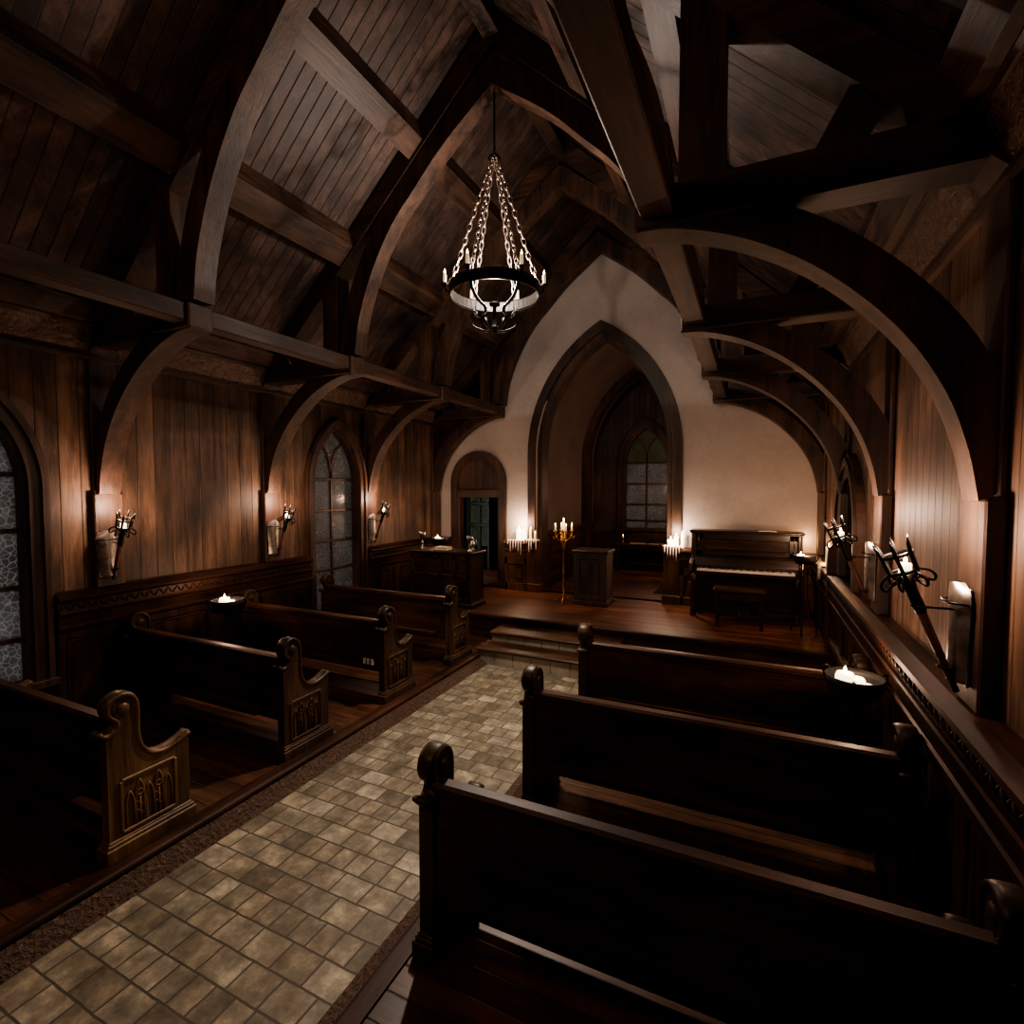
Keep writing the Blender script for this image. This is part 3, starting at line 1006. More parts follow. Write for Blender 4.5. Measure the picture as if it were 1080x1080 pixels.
# piers at the feet of the arch
for s, k in ((-1, 26), (1, 27)):
    xa = XC + s * 1.02
    xb = XC + s * 1.27
    mb = MB()
    mb.bbox(xa, xb, YF - 0.11, YF + 0.04, STZ, CAP - 0.02, 0.012)
    mb.bbox(xa - s * 0.015, xb + s * 0.015, YF - 0.125, YF + 0.02, STZ, STZ + 0.14, 0.01)
    mb.bbox(xa - s * 0.015, xb + s * 0.01, YF - 0.15, YF + 0.04, CAP - 0.03, CAP + 0.02, 0.012)
    struct(mb, 'trim_%d' % k, 'warm_z', label='square pier at the foot of the chancel arch')
# tall end post of the right wainscot at the stage edge
mb = MB()
mb.prism([(0.735, PEWZ), (0.735, 1.58), (0.80, 1.61), (0.89, 1.45), (0.89, PEWZ)], 'y', YS + 0.0, YS + 0.08)
mb.bbox(0.72, 0.89, YS - 0.015, YS + 0.095, PEWZ, 0.30, 0.01)
struct(mb, 'trim_28', 'pew_z', label='dark end post between nave and stage wainscot')

# ------------------------------------------------------------------ pews
PROF = [(-0.030, 0.745), (-0.006, 0.722), (0.030, 0.728), (0.052, 0.755), (0.047, 0.785), (0.018, 0.812), (0.003, 0.850), (0.010, 0.890), (0.036, 0.917), (0.080, 0.930), (0.123, 0.915), (0.153, 0.880), (0.163, 0.835), (0.163, 0.750), (0.163, 0.675), (0.180, 0.595), (0.228, 0.533), (0.300, 0.512), (0.375, 0.525), (0.455, 0.557)]
PL = 2.03   # pew length
def make_pew(endmat='pew_end_z'):
    root = thing('church_pew', 'x', 'pew')
    path = [tuple(p) for p in smooth_path(PROF, 4)]
    prof = [(0.0, 0.0), (0.0, 0.715)] + [p for p in path if p[0] > 0.012 or p[1] > 0.76] + [(0.445, 0.535), (0.445, 0.0)]
    # tidy: keep outline simple and ordered
    L2 = PL / 2
    for s in (1, -1):
        xo = s * L2
        xi = s * (L2 - 0.07)
        e = MB().prism(prof, 'x', xi, xo).build('end_panel', endmat, root)
        # rolled moulding over the outline
        cap = MB()
        vs, fs = [], []
        m = 10
        pp = [Vector((0, a, b)) for a, b in path]
        for i, p in enumerate(pp):
            d = pp[min(i + 1, len(pp) - 1)] - pp[max(i - 1, 0)]
            d.normalize()
            nrm = Vector((0, -d.z, d.y))
            for q in range(m):
                a = 2 * pi * q / m
                cx = 0.047 * (abs(cos(a)) ** 0.7) * (1 if cos(a) > 0 else -1)
                cn = 0.0165 * (abs(sin(a)) ** 0.8) * (1 if sin(a) > 0 else -1)
                vs.append(Vector((s * (L2 - 0.035) + cx, p.y, p.z)) + nrm * (cn - 0.004))
        for i in range(len(pp) - 1):
            for q in range(m):
                q2 = (q + 1) % m
                fs.append((i * m + q, i * m + q2, (i + 1) * m + q2, (i + 1) * m + q))
        fs += [tuple(range(m)), tuple((len(pp) - 1) * m + q for q in range(m))]
        cap.add(vs, fs, True)
        cap.build('scroll_moulding', endmat, e)
        # button in the middle of the scroll, both faces
        MB().ball((xo, 0.086, 0.845), 0.034, 14, 8, (0.55, 1, 1)).build('scroll_button', endmat, e)
        MB().ball((xi, 0.086, 0.845), 0.034, 14, 8, (0.4, 1, 1)).build('scroll_button', endmat, e)
        # base moulding
        bmld = MB()
        for a, (z0, z1) in ((0.028, (0.0, 0.085)), (0.018, (0.085, 0.105)), (0.010, (0.105, 0.118))):
            bmld.bbox(xi - s * a * 0.5, xo + s * a, -a, 0.445 + a, z0, z1, 0.006)
        bmld.build('base_moulding', endmat, e)
        # carved panel on the outer face: frame and lancets
        fr = MB()
        y0, y1, z0, z1 = 0.065, 0.355, 0.145, 0.435
        for t in ((y0, y1, z0 - 0.012, z0 + 0.006), (y0, y1, z1 - 0.006, z1 + 0.012), (y0 - 0.012, y0 + 0.006, z0, z1), (y1 - 0.006, y1 + 0.012, z0, z1)):
            fr.bbox(xo - s * 0.01, xo + s * 0.012, t[0], t[1], t[2], t[3], 0.004)
        nl = 5
        wv = (y1 - y0 - 0.03) / nl
        for q in range(nl):
            c = y0 + 0.015 + wv * (q + 0.5)
            hw = wv * 0.42
            zt = z1 - (0.03 if q % 2 else 0.075)
            pts = [(xo + s * 0.004, c - hw, z0 + 0.01), (xo + s * 0.004, c - hw, zt - 0.07), (xo + s * 0.004, c - hw * 0.6, zt - 0.03), (xo + s * 0.004, c, zt),
                   (xo + s * 0.004, c + hw * 0.6, zt - 0.03), (xo + s * 0.004, c + hw, zt - 0.07), (xo + s * 0.004, c + hw, z0 + 0.01)]
            fr.tube(pts, 0.0055, 5)
            if q % 2:
                fr.torus((xo + s * 0.004, c, zt - 0.075), hw * 0.75, 0.0045, 'x', 12, 5)
                fr.tube([(xo + s * 0.004, c, zt - 0.105), (xo + s * 0.004, c, z0 + 0.01)], 0.005, 5)
                for dz in (0.0, 0.05):
                    fr.tube([(xo + s * 0.004, c - hw, zt - 0.12 - dz), (xo + s * 0.004, c + hw, zt - 0.16 - dz)], 0.004, 4)
        fr.build('carved_tracery', endmat, e)
    xi = L2 - 0.068
    # reclined backrest
    MB().prism([(0.02, 0.30), (0.045, 0.30), (0.052, 0.78), (0.022, 0.78)], 'x', -xi, xi).build('backrest', 'pew_x', root)
    MB().prism([(0.002, 0.765), (0.002, 0.795), (0.016, 0.807), (0.064, 0.807), (0.078, 0.795), (0.078, 0.765)], 'x', -xi, xi).build('top_rail', 'pew_x', root)
    MB().prism([(0.05, 0.325), (0.05, 0.30), (0.425, 0.285), (0.44, 0.30), (0.44, 0.322), (0.42, 0.335)], 'x', -xi, xi).build('seat', 'pew_x', root)
    MB().bbox(-xi, xi, 0.33, 0.352, 0.20, 0.295, 0.005).build('seat_apron', 'pew_x', root)
    MB().prism([(-0.085, 0.355), (-0.085, 0.395), (-0.07, 0.385), (0.025, 0.385), (0.025, 0.355)], 'x', -xi + 0.14, xi - 0.14).build('book_ledge', 'pew_x', root)
    return root

PEWS_L = [(1.546, 'leftmost pew, its honey-brown carved end lit in the lower left corner', True),
          (2.72, 'dark oak pew on the left, second from the viewer, brazier bowl just beyond it', False),
          (3.89, 'dark oak pew on the left with three white cards on its back ledge', False),
          (5.08, 'dark oak pew on the left, farthest one, beside the stage steps', False)]
PEWS_R = [(1.81, 'nearest pew on the right, only its rounded scroll top and rail showing at bottom', None),
          (2.93, 'large dark pew on the right, with pale book ledge seen on its back', None),
          (4.09, 'dark pew on the right, farthest forward, behind the iron candle bowl', None)]
proto = make_pew()
xl, xr = -3.19 - PL / 2, -1.303 + PL / 2
first = True
for y, lab, honey in PEWS_L:
    if honey:
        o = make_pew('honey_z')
    else:
        o = proto if first else dup(proto, (0, 0, 0))
        first = False
    o.location = (xl, y, PEWZ)
    o['label'] = lab
    o['group'] = 'dark oak pews'
for y, lab, _ in PEWS_R:
    o = dup(proto, (xr, y, PEWZ), 0.0, lab)
    o['group'] = 'dark oak pews'

# white cards on the ledge of the third left pew
for q in range(3):
    o = MB().bbox(-0.013, 0.013, -0.010, 0.010, 0, 0.056, 0.003).build('hymn_card', 'page', loc=(-3.385 + q * 0.046, 3.835, PEWZ + 0.386))
    tag(o, ['small white card on the back ledge of the left pew, leftmost of three', 'small white card on the back ledge of the left pew, middle of three', 'small white card on the back ledge of the left pew, nearest its end panel'][q], 'card', 'white cards on pew ledge')

# ------------------------------------------------------------------ candles
def flame_mb(c, h=0.045, r=0.009):
    return MB().lathe([(0.001, 0), (r * 0.7, h * 0.12), (r, h * 0.3), (r * 0.7, h * 0.6), (r * 0.25, h * 0.88), (0.0006, h)], 10, c)

def candle_mb(r, h, c=(0, 0, 0), n=16, seed=1):
    rnd = random.Random(seed)
    mb = MB()
    prof = [(r * 1.06, 0), (r * 1.02, h * 0.05), (r, h * 0.3), (r * 0.98, h * 0.7), (r, h * 0.94), (r * 0.9, h), (r * 0.6, h * 0.985), (r * 0.2, h * 0.98)]
    mb.lathe(prof, n, c)
    for q in range(4):
        a = rnd.uniform(0, 2 * pi)
        l = h * rnd.uniform(0.25, 0.7)
        x, y = c[0] + r * cos(a), c[1] + r * sin(a)
        mb.tube([(x, y, c[2] + h * 0.97), (x * 1.0, y, c[2] + h - l * 0.6), (x, y, c[2] + h - l)], [r * 0.12, r * 0.14, r * 0.2], 6)
    return mb

def ledge_candle(x, y, z, r, h, label, group, hot=False):
    t = thing('pillar_candle' if r > 0.02 else 'taper_candle', label, 'candle', (x, y, z), 0, group)
    candle_mb(r, h, seed=int(abs(x * 1000))).build('wax', 'wax_hot' if hot else 'wax', t)
    MB().tube([(0, 0, h * 0.97), (0.001, 0, h + 0.012)], 0.0015, 5).build('wick', 'iron', t)
    flame_mb((0, 0, h + 0.006), 0.05, 0.010).build('flame', 'flame', t)
    return t

def drips(pts, name_loc, label, front):
    """wax puddle over a ledge with strands running down; front = direction of the ledge's face (unit 2D)"""
    mb = MB()
    x0, y0, z0, length, along = name_loc
    n = 6
    rnd = random.Random(int(abs(x0) * 100))
    for q in range(n):
        t = (q + 0.5) / n - 0.5
        px, py = x0 + along[0] * t * length, y0 + along[1] * t * length
        l = rnd.uniform(0.04, 0.26)
        r = rnd.uniform(0.007, 0.012)
        fx, fy = front
        mb.tube([(px - fx * 0.06, py - fy * 0.06, z0 + 0.004), (px - fx * 0.01, py - fy * 0.01, z0 + 0.004), (px + fx * 0.006, py + fy * 0.006, z0 - 0.02), (px + fx * 0.008, py + fy * 0.008, z0 - l * 0.7), (px + fx * 0.008, py + fy * 0.008, z0 - l)], [r, r, r, r * 0.8, r * 1.1], 7)
        mb.ball((px - fx * 0.05, py - fy * 0.05, z0 + 0.002), 0.045, 12, 6, (1, 1, 0.22))
    o = mb.build('wax_puddle', 'drip')
    return tag(o, label, 'wax')

PZ = CAP + 0.02
gL = 'candles at the left foot of the chancel arch'
ledge_candle(-3.66, YF - 0.09, CAP, 0.046, 0.20, 'thick glowing candle on ledge left of arch, with wax streaks below', gL, True)
ledge_candle(-3.56, YF - 0.08, CAP, 0.034, 0.15, 'medium candle on ledge left of arch, right of the thick glowing one', gL, True)
ledge_candle(-3.45, YF - 0.06, PZ, 0.019, 0.17, 'slim candle on the left arch pier beside the thick candle', gL)
ledge_candle(-3.36, YF - 0.08, PZ, 0.014, 0.10, 'shortest thin candle on the left arch pier, nearest the opening', gL)
drips(None, (-3.42, YF - 0.15, PZ, 0.26, (1, 0)), 'white wax running down the left pier of the arch', (0, -1))
drips(None, (-3.72, YF - 0.15, CAP, 0.30, (1, 0)), 'white wax dripping over the wainscot ledge left of the arch', (0, -1))
gR = 'candles at the right foot of the chancel arch'
ledge_candle(-1.12, YF - 0.08, PZ, 0.044, 0.10, 'thick short candle on the right arch pier, left of the piano', gR, True)
ledge_candle(-1.04, YF - 0.06, PZ, 0.032, 0.15, 'middle candle on the right arch pier, left of the piano', gR, True)
ledge_candle(-0.95, YF - 0.08, CAP, 0.019, 0.21, 'tallest slim candle right of arch, closest to the piano', gR, True)
drips(None, (-1.09, YF - 0.15, PZ, 0.26, (1, 0)), 'white wax running down the right pier of the arch', (0, -1))
gW = 'candles on the right stage ledge'
ledge_candle(0.80, 6.90, CAP, 0.020, 0.16, 'slim candle on the right wall ledge behind the dark end post', gW)
ledge_candle(0.79, 6.76, CAP, 0.024, 0.24, 'tall candle on the right wall ledge half behind the dark end post', gW)
drips(None, (0.735, 6.98, CAP, 0.30, (0, 1)), 'white wax hanging from the right wall ledge by the stage bowl', (-1, 0))

# ------------------------------------------------------------------ bowls on stands
def brazier(loc, label, sc, group='iron candle bowls on stands'):
    t = thing('bowl_stand', label, 'candle stand', loc, radians(20), group)
    R, Hh = 0.155 * sc, 0.96
    MB().lathe([(R * 0.3, Hh - 0.127 * sc), (R * 0.72, Hh - 0.121 * sc), (R * 0.88, Hh - 0.092 * sc), (R * 0.95, Hh - 0.045 * sc), (R, Hh), (R * 0.955, Hh + 0.002), (R * 0.90, Hh - 0.045 * sc), (R * 0.82, Hh - 0.085 * sc), (R * 0.75, Hh - 0.106 * sc), (R * 0.05, Hh - 0.108 * sc)], 32).build('bowl', 'bowl_iron', t)
    for q in range(3):
        a = 2 * pi * q / 3
        ca, sa = cos(a), sin(a)
        pr = [(0.035, Hh - 0.124 * sc), (0.036, 0.75), (0.042, 0.5), (0.06, 0.36), (0.095, 0.24), (0.115, 0.19), (0.145, 0.14), (0.158, 0.08), (0.158, 0.0)]
        pts = smooth_path([(r * ca, r * sa, z) for r, z in pr], 3)
        MB().tube(pts, 0.0095, 7).build('leg', 'bowl_iron', t)
        h = smooth_path([(R * 0.62 * ca, R * 0.62 * sa, Hh - 0.118 * sc), (R * 1.02 * ca, R * 1.02 * sa, Hh - 0.095 * sc), (R * 1.2 * ca, R * 1.2 * sa, Hh - 0.04 * sc), (R * 1.2 * ca, R * 1.2 * sa, Hh + 0.005), (R * 0.98 * ca, R * 0.98 * sa, Hh + 0.008)], 4)
        MB().tube(h, 0.009 * sc, 6).build('handle', 'iron', t)
    MB().torus((0, 0, 0.245), 0.092, 0.007, 'z', 24, 6).build('foot_ring', 'iron', t)
    return t

def wax_lump(loc, label, sc, seed=3):
    t = thing('melted_candle', label, 'candle', loc, 0, 'glowing candles in the iron bowls')
    rnd = random.Random(seed)
    spec = [(-0.035, 0.0, 0.036, 0.085), (0.008, 0.012, 0.034, 0.065), (0.042, -0.008, 0.030, 0.045), (0.005, -0.032, 0.028, 0.038)]
    for x, y, r, h in spec:
        mb = MB().lathe([(r * 1.15 * sc, 0), (r * 1.05 * sc, h * 0.4 * sc), (r * sc, h * 0.85 * sc), (r * 0.85 * sc, h * sc), (r * 0.3 * sc, h * 0.96 * sc)], 14, (x * sc, y * sc, 0))
        mb.build('wax_stub', 'wax_hot', t)
    MB().lathe([(0.058 * sc, 0), (0.055 * sc, 0.012 * sc), (0.04 * sc, 0.02 * sc)], 18).build('wax_pool', 'drip', t)
    flame_mb((-0.035 * sc, 0, 0.08 * sc), 0.035 * sc, 0.008 * sc).build('flame', 'flame', t)
    return t

BOWLS = [((0.575, 3.62, PEWZ), 'iron bowl stand by the right wall wainscot, between the right pews', 'glowing melted candle in the bowl between the right pews', 1.0),
         ((-4.82, 3.45, PEWZ), 'iron bowl stand by the left wall, between the left pews', 'glowing melted candle in the bowl between the left pews', 1.0),
         ((0.585, 7.10, STZ), 'iron bowl stand on the stage in front of the piano', 'glowing melted candle in the bowl before the piano', 0.84),
         ((-4.66, 7.12, STZ), 'iron bowl stand behind the altar cabinet in the left stage corner', 'glowing melted candle in the bowl behind the altar cabinet', 0.92)]
for loc, la, lb, sc in BOWLS:
    brazier(loc, la, sc)
    wax_lump((loc[0], loc[1], loc[2] + 0.96 - 0.1055 * sc), lb, sc * 1.4)

# ------------------------------------------------------------------ wall torches
def make_torch():
    t = thing('wall_torch', 'x', 'wall torch')
    # local: x = out from the wall, y along the wall, z up; origin at plate centre bottom
    mb = MB()
    n = 14
    out, inn = [], []
    hh = 0.41
    rows = []
    for i in range(13):
        z = hh * i / 12
        wv = 0.062 + 0.034 * (z / hh) ** 0.8
        if z > hh - 0.08:
            wv *= sqrt(max(0.02, 1 - ((z - hh + 0.08) / 0.082) ** 2))
        rows.append((z, wv))
    vs, fs = [], []
    for z, wv in rows:
        for k in range(n + 1):
            a = -1 + 2 * k / n
            vs.append((0.012 + 0.045 * (1 - a * a), a * wv, z))
    w = n + 1
    for i in range(len(rows) - 1):
        for k in range(n):
            fs.append((i * w + k, i * w + k + 1, (i + 1) * w + k + 1, (i + 1) * w + k))
    mb.add(vs, fs, True)
    mb.bbox(0.0, 0.014, -0.07, 0.07, -0.01, hh - 0.02, 0.004)
    mb.build('mount_plate', 'steel', t)
    MB().tube([(0.02, -0.09, hh * 0.80), (0.068, -0.045, hh * 0.80), (0.075, 0, hh * 0.80), (0.068, 0.045, hh * 0.80), (0.02, 0.09, hh * 0.80)], 0.006, 6).build('plate_strap', 'iron', t)
    A, B = Vector((0.03, 0.03, -0.04)), Vector((0.215, 0.03, 0.43))
    d = (B - A).normalized()
    MB().tube([A, A + d * 0.14, A + d * 0.36], [0.011, 0.015, 0.018], 10).build('handle', 'handle', t)
    MB().tube([A + d * 0.34, A + d * 0.36, A + d * 0.43, B], [0.021, 0.023, 0.022, 0.030], 12).build('collar', 'iron', t)
    for zz, q in ((0.04, 0.105), (0.295, 0.365)):
        p = A + d * q
        MB().tube([(0.01, 0.03, p.z), (p.x, p.y, p.z)], 0.0055, 6).torus((p.x, p.y, p.z), 0.026, 0.005, 'z', 16, 6, rot=None).build('bracket_rod', 'iron', t)
    # basket in the tilted frame
    zax = d
    yax = Vector((0, 1, 0))
    xax = yax.cross(zax).normalized()
    R = Matrix((xax, yax, zax)).transposed()
    def W(p):
        return B + R @ Vector(p)
    ba = MB()
    for zz, r in ((0.015, 0.054), (0.088, 0.058)):
        pts = [W((r * cos(2 * pi * k / 24), r * sin(2 * pi * k / 24), zz)) for k in range(24)]
        ba.tube(pts, 0.0085, 6, closed=True)
    for k in range(6):
        a = 2 * pi * k / 6 + 0.3
        ca, sa = cos(a), sin(a)
        pr = [(0.028, -0.02), (0.055, 0.012), (0.057, 0.06), (0.059, 0.09), (0.064, 0.125), (0.074, 0.158)]
        ba.tube([W((r * ca, r * sa, z)) for r, z in pr], [0.008, 0.009, 0.009, 0.009, 0.0075, 0.002], 6)
    bk = ba.build('basket', 'iron', t)
    cu = MB()
    for k in range(6):
        a = 2 * pi * k / 6
        ca, sa = cos(a), sin(a)
        pr = [(0.054, 0.012), (0.085, -0.005), (0.098, -0.030), (0.088, -0.048), (0.07, -0.04), (0.045, -0.022), (0.026, -0.03)]
        cu.tube(smooth_path([W((r * ca, r * sa, z)) for r, z in pr], 3), 0.006, 6)
    cu.build('scroll', 'iron', bk)
    cd = MB().lathe([(0.024, 0.0), (0.023, 0.045), (0.019, 0.05), (0.005, 0.048)], 14).xf(Matrix.Translation(W((0, 0, 0.0))))
    c = cd.build('candle', 'wax_hot', t)
    flame_mb(W((0, 0, 0.0)) + Vector((0, 0, 0.05)), 0.035, 0.008).build('flame', 'flame', c)
    return t, W((0, 0, 0)) + Vector((0, 0, 0.20))

tor, tip = make_torch()
TORCH = [((XL + 0.077, 2.62, 1.42), 0.0, 'wall torch with bright steel plate on the nearest left pilaster'),
         ((XL + 0.077, 4.40, 1.42), 0.0, 'wall torch on the left pilaster just before the tall window'),
         ((XL + 0.077, 6.19, 1.42), 0.0, 'wall torch on the left pilaster beyond the tall window'),
         ((XR - 0.077, 2.68, 1.41), pi, 'largest wall torch, on the nearest right pilaster'),
         ((XR - 0.077, 4.44, 1.41), pi, 'wall torch on the farther right pilaster by the dark end post')]
TL = []
for q, (loc, rz, lab) in enumerate(TORCH):
    o = tor if q == 0 else dup(tor, loc)
    o.location = loc
    o.rotation_euler.z = rz
    o['label'] = lab
    o['group'] = 'torches on the wall pilasters'
    TL.append(Matrix.Translation(loc) @ Matrix.Rotation(rz, 4, 'Z') @ tip)

# ------------------------------------------------------------------ chandelier
CX, CY, CZ = -2.25, 4.40, 4.03
t = thing('chandelier', 'black iron ring chandelier hanging on pale chains', 'chandelier', (CX, CY, CZ), atan2(CX, -CY) * 0)
Rr = 0.425
va = atan2(-CY, -CX)      # direction back to the viewer
MB().lathe([(Rr, 0), (Rr, 0.085), (Rr - 0.012, 0.085), (Rr - 0.012, 0.0)], 48, loop=True, smooth=False).torus((0, 0, 0.0), Rr - 0.004, 0.010, 'z', 48, 6).torus((0, 0, 0.085), Rr - 0.004, 0.010, 'z', 48, 6).build('ring', 'iron', t)
hub = MB().lathe([(0.004, -0.35), (0.035, -0.335), (0.05, -0.31), (0.04, -0.29), (0.02, -0.26), (0.018, -0.10), (0.05, -0.09), (0.055, -0.07), (0.01, -0.06)], 16).build('hub', 'iron', t)
for q in range(6):
    a = va + pi / 6 + q * pi / 3
    ca, sa = cos(a), sin(a)
    pr = [(Rr - 0.01, 0.04), (Rr * 0.96, -0.03), (Rr * 0.82, -0.10), (Rr * 0.60, -0.135), (Rr * 0.42, -0.15), (Rr * 0.40, -0.20), (Rr * 0.50, -0.25), (Rr * 0.42, -0.295), (Rr * 0.22, -0.325), (0.03, -0.33)]
    pp = smooth_path([(r * ca, r * sa, z) for r, z in pr], 3)
    side = Vector((-sa, ca, 0))
    vs = []
    for i, p in enumerate(pp):
        for kx, kz in ((-0.016, -0.004), (0.016, -0.004), (0.016, 0.004), (-0.016, 0.004)):
            d = (pp[min(i + 1, len(pp) - 1)] - pp[max(i - 1, 0)]).normalized()
            nrm = d.cross(side)
            vs.append(p + side * kx + nrm * kz)
    fs = []
    for i in range(len(pp) - 1):
        for k2 in range(4):
            fs.append((i * 4 + k2, i * 4 + (k2 + 1) % 4, (i + 1) * 4 + (k2 + 1) % 4, (i + 1) * 4 + k2))
    MB().add(vs, fs, True).build('scroll_strap', 'iron', t)
    # candle bracket, candle, flame
    rx = Rr + 0.045
    MB().tube([((Rr) * ca, (Rr) * sa, 0.03), ((Rr + 0.03) * ca, (Rr + 0.03) * sa, 0.04), (rx * ca, rx * sa, 0.085)], 0.008, 6).lathe([(0.01, 0.085), (0.030, 0.10), (0.034, 0.112), (0.012, 0.112)], 14, (rx * ca, rx * sa, 0)).build('candle_cup', 'iron', t)
    c = MB().lathe([(0.0155, 0.11), (0.0165, 0.16), (0.0145, 0.205), (0.004, 0.203)], 12, (rx * ca, rx * sa, 0)).build('candle', 'wax', t)
    flame_mb((rx * ca, rx * sa, 0.205), 0.045, 0.009).build('flame', 'flame', c)
    # chain
    top = Vector((0.03 * ca, 0.03 * sa, 1.25))
    bot = Vector(((Rr - 0.006) * ca, (Rr - 0.006) * sa, 0.09))
    d = top - bot
    nl = 18
    mb = MB()
    dn = d.normalized()
    u = dn.cross(Vector((0, 0, 1))).normalized()
    w = dn.cross(u)
    pitch = d.length / nl
    for i in range(nl):
        c0 = bot + d * ((i + 0.5) / nl)
        e = u if i % 2 else w
        pts = []
        for k2 in range(14):
            an = 2 * pi * k2 / 14
            lx = cos(an) * 0.019
            ly = sin(an)
            ly = (abs(ly) ** 0.8) * (1 if ly > 0 else -1) * (pitch * 0.66)
            pts.append(c0 + e * lx + dn * ly)
        mb.tube(pts, 0.0058, 6, closed=True)
    mb.build('chain', 'chain', t)
MB().torus((0, 0, 1.27), 0.05, 0.012, 'z', 20, 6).tube([(0, 0, 1.25), (0, 0, 5.905 - CZ)], 0.010, 8).build('hanger', 'iron', t)

# ------------------------------------------------------------------ stage furniture
# pulpit
t = thing('pulpit', 'small grey-brown panelled wooden lectern standing on the stage', 'lectern', (-2.205, 7.66, STZ))
MB().bbox(-0.255, 0.255, -0.19, 0.19, 0.06, 0.79, 0.006).build('body', 'grey_z', t)
MB().bbox(-0.285, 0.285, -0.22, 0.22, 0.80, 0.835, 0.012).bbox(-0.27, 0.27, -0.205, 0.205, 0.775, 0.802, 0.008).build('top', 'grey_z', t)
MB().bbox(-0.28, 0.28, -0.215, 0.215, 0.0, 0.07, 0.012).bbox(-0.268, 0.268, -0.203, 0.203, 0.07, 0.09, 0.008).build('plinth', 'grey_z', t)
mb = MB()
for (x0, x1, z0, z1) in ((-0.255, -0.165, 0.09, 0.775), (0.165, 0.255, 0.09, 0.775), (-0.165, 0.165, 0.09, 0.16), (-0.165, 0.165, 0.70, 0.775)):
    mb.bbox(x0, x1, -0.205, -0.185, z0, z1, 0.004)
mb.build('front_frame', 'grey_z', t)
MB().bbox(-0.135, 0.135, -0.198, -0.185, 0.19, 0.67, 0.012).build('front_panel', 'grey_z', t)

# candelabra
t = thing('candelabra', 'tall slender brass candelabra with five lit candles beside the lectern', 'candelabra', (-2.63, 7.47, STZ), 0.35)
MB().lathe([(0.014, 0.10), (0.022, 0.11), (0.014, 0.13), (0.012, 0.40), (0.013, 0.43), (0.022, 0.44), (0.015, 0.455), (0.022, 0.47), (0.013, 0.50), (0.0125, 0.84), (0.026, 0.855), (0.016, 0.88), (0.04, 0.93), (0.046, 0.97), (0.03, 1.02), (0.022, 1.06), (0.03, 1.10), (0.04, 1.13), (0.012, 1.14)], 16).build('stem', 'brass', t)
for q in range(3):
    a = 2 * pi * q / 3 + 0.4
    ca, sa = cos(a), sin(a)
    MB().tube(smooth_path([(r * ca, r * sa, z) for r, z in ((0.005, 0.14), (0.035, 0.09), (0.08, 0.06), (0.125, 0.03), (0.14, 0.012), (0.155, 0.03))], 4), [0.012] * 16 + [0.010] * 5, 7).build('foot', 'brass', t)
mb = MB()
for q in range(4):
    a = 2 * pi * q / 4 + 0.25
    ca, sa = cos(a), sin(a)
    br = MB().tube(smooth_path([(r * ca, r * sa, z) for r, z in ((0.02, 0.95), (0.07, 0.985), (0.115, 1.02), (0.13, 1.075), (0.13, 1.11))], 4), 0.009, 7)
    br.lathe([(0.01, 1.10), (0.028, 1.115), (0.03, 1.128), (0.01, 1.128)], 12, (0.13 * ca, 0.13 * sa, 0))
    br.tube(smooth_path([(r * ca, r * sa, z) for r, z in ((0.04, 1.10), (0.09, 1.06), (0.115, 1.02))], 3), 0.006, 6)
    br.tube(smooth_path([(r * ca, r * sa, z) for r, z in ((0.115, 1.02), (0.15, 1.0), (0.16, 1.03), (0.14, 1.04))], 3), 0.006, 6)
    b = br.build('branch', 'brass', t)
    c = MB().lathe([(0.013, 1.125), (0.0125, 1.20), (0.003, 1.202)], 10, (0.13 * ca, 0.13 * sa, 0)).build('candle', 'wax', t)
    flame_mb((0.13 * ca, 0.13 * sa, 1.20), 0.045, 0.009).build('flame', 'flame', c)
c = MB().lathe([(0.024, 1.135), (0.026, 1.155), (0.014, 1.156), (0.0135, 1.275), (0.003, 1.277)], 12).build('candle', 'wax', t)
flame_mb((0, 0, 1.275), 0.05, 0.010).build('flame', 'flame', c)

# altar cabinet
t = thing('altar_cabinet', 'dark panelled altar cabinet on the stage with goblets and a book on top', 'cabinet', (-4.25, 6.47, STZ))
MB().bbox(-0.53, 0.53, 0.03, 0.42, 0.06, 0.80, 0.006).build('body', 'panel_z', t)
MB().bbox(-0.575, 0.575, -0.015, 0.45, 0.80, 0.835, 0.012).bbox(-0.55, 0.55, 0.01, 0.43, 0.775, 0.802, 0.008).build('top', 'panel_x', t)
MB().bbox(-0.56, 0.56, 0.0, 0.44, 0.0, 0.07, 0.012).bbox(-0.545, 0.545, 0.015, 0.43, 0.07, 0.09, 0.006).build('plinth', 'panel_x', t)
mb = MB()
for x in (-0.50, -0.25, 0.0, 0.25, 0.50):
    mb.bbox(x - 0.028, x + 0.028, 0.008, 0.035, 0.09, 0.775, 0.005)
for z0, z1 in ((0.09, 0.14), (0.435, 0.49), (0.715, 0.775)):
    mb.bbox(-0.53, 0.53, 0.008, 0.035, z0, z1, 0.005)
mb.build('front_frame', 'panel_z', t)
for x in (-0.375, -0.125, 0.125, 0.375):
    for z0, z1 in ((0.165, 0.41), (0.515, 0.69)):
        MB().bbox(x - 0.08, x + 0.08, 0.016, 0.034, z0, z1, 0.012).build('front_panel', 'panel_z', t)
CT = STZ + 0.836
def goblet(x, y, s, lab):
    o = MB().lathe([(0.035, 0), (0.036, 0.006), (0.012, 0.02), (0.009, 0.07), (0.016, 0.085), (0.010, 0.10), (0.010, 0.13), (0.03, 0.15), (0.043, 0.19), (0.045, 0.235), (0.041, 0.235), (0.038, 0.19), (0.008, 0.155)], 18).xf(Matrix.Scale(s, 4)).build('goblet', 'pewter', loc=(x, y, CT))
    return tag(o, lab, 'goblet', 'metal goblets on the altar cabinet')
goblet(-4.66, 6.62, 1.15, 'dark metal goblet on the left end of the altar cabinet')
goblet(-3.80, 6.60, 1.0, 'metal goblet on the altar cabinet nearest its right end')
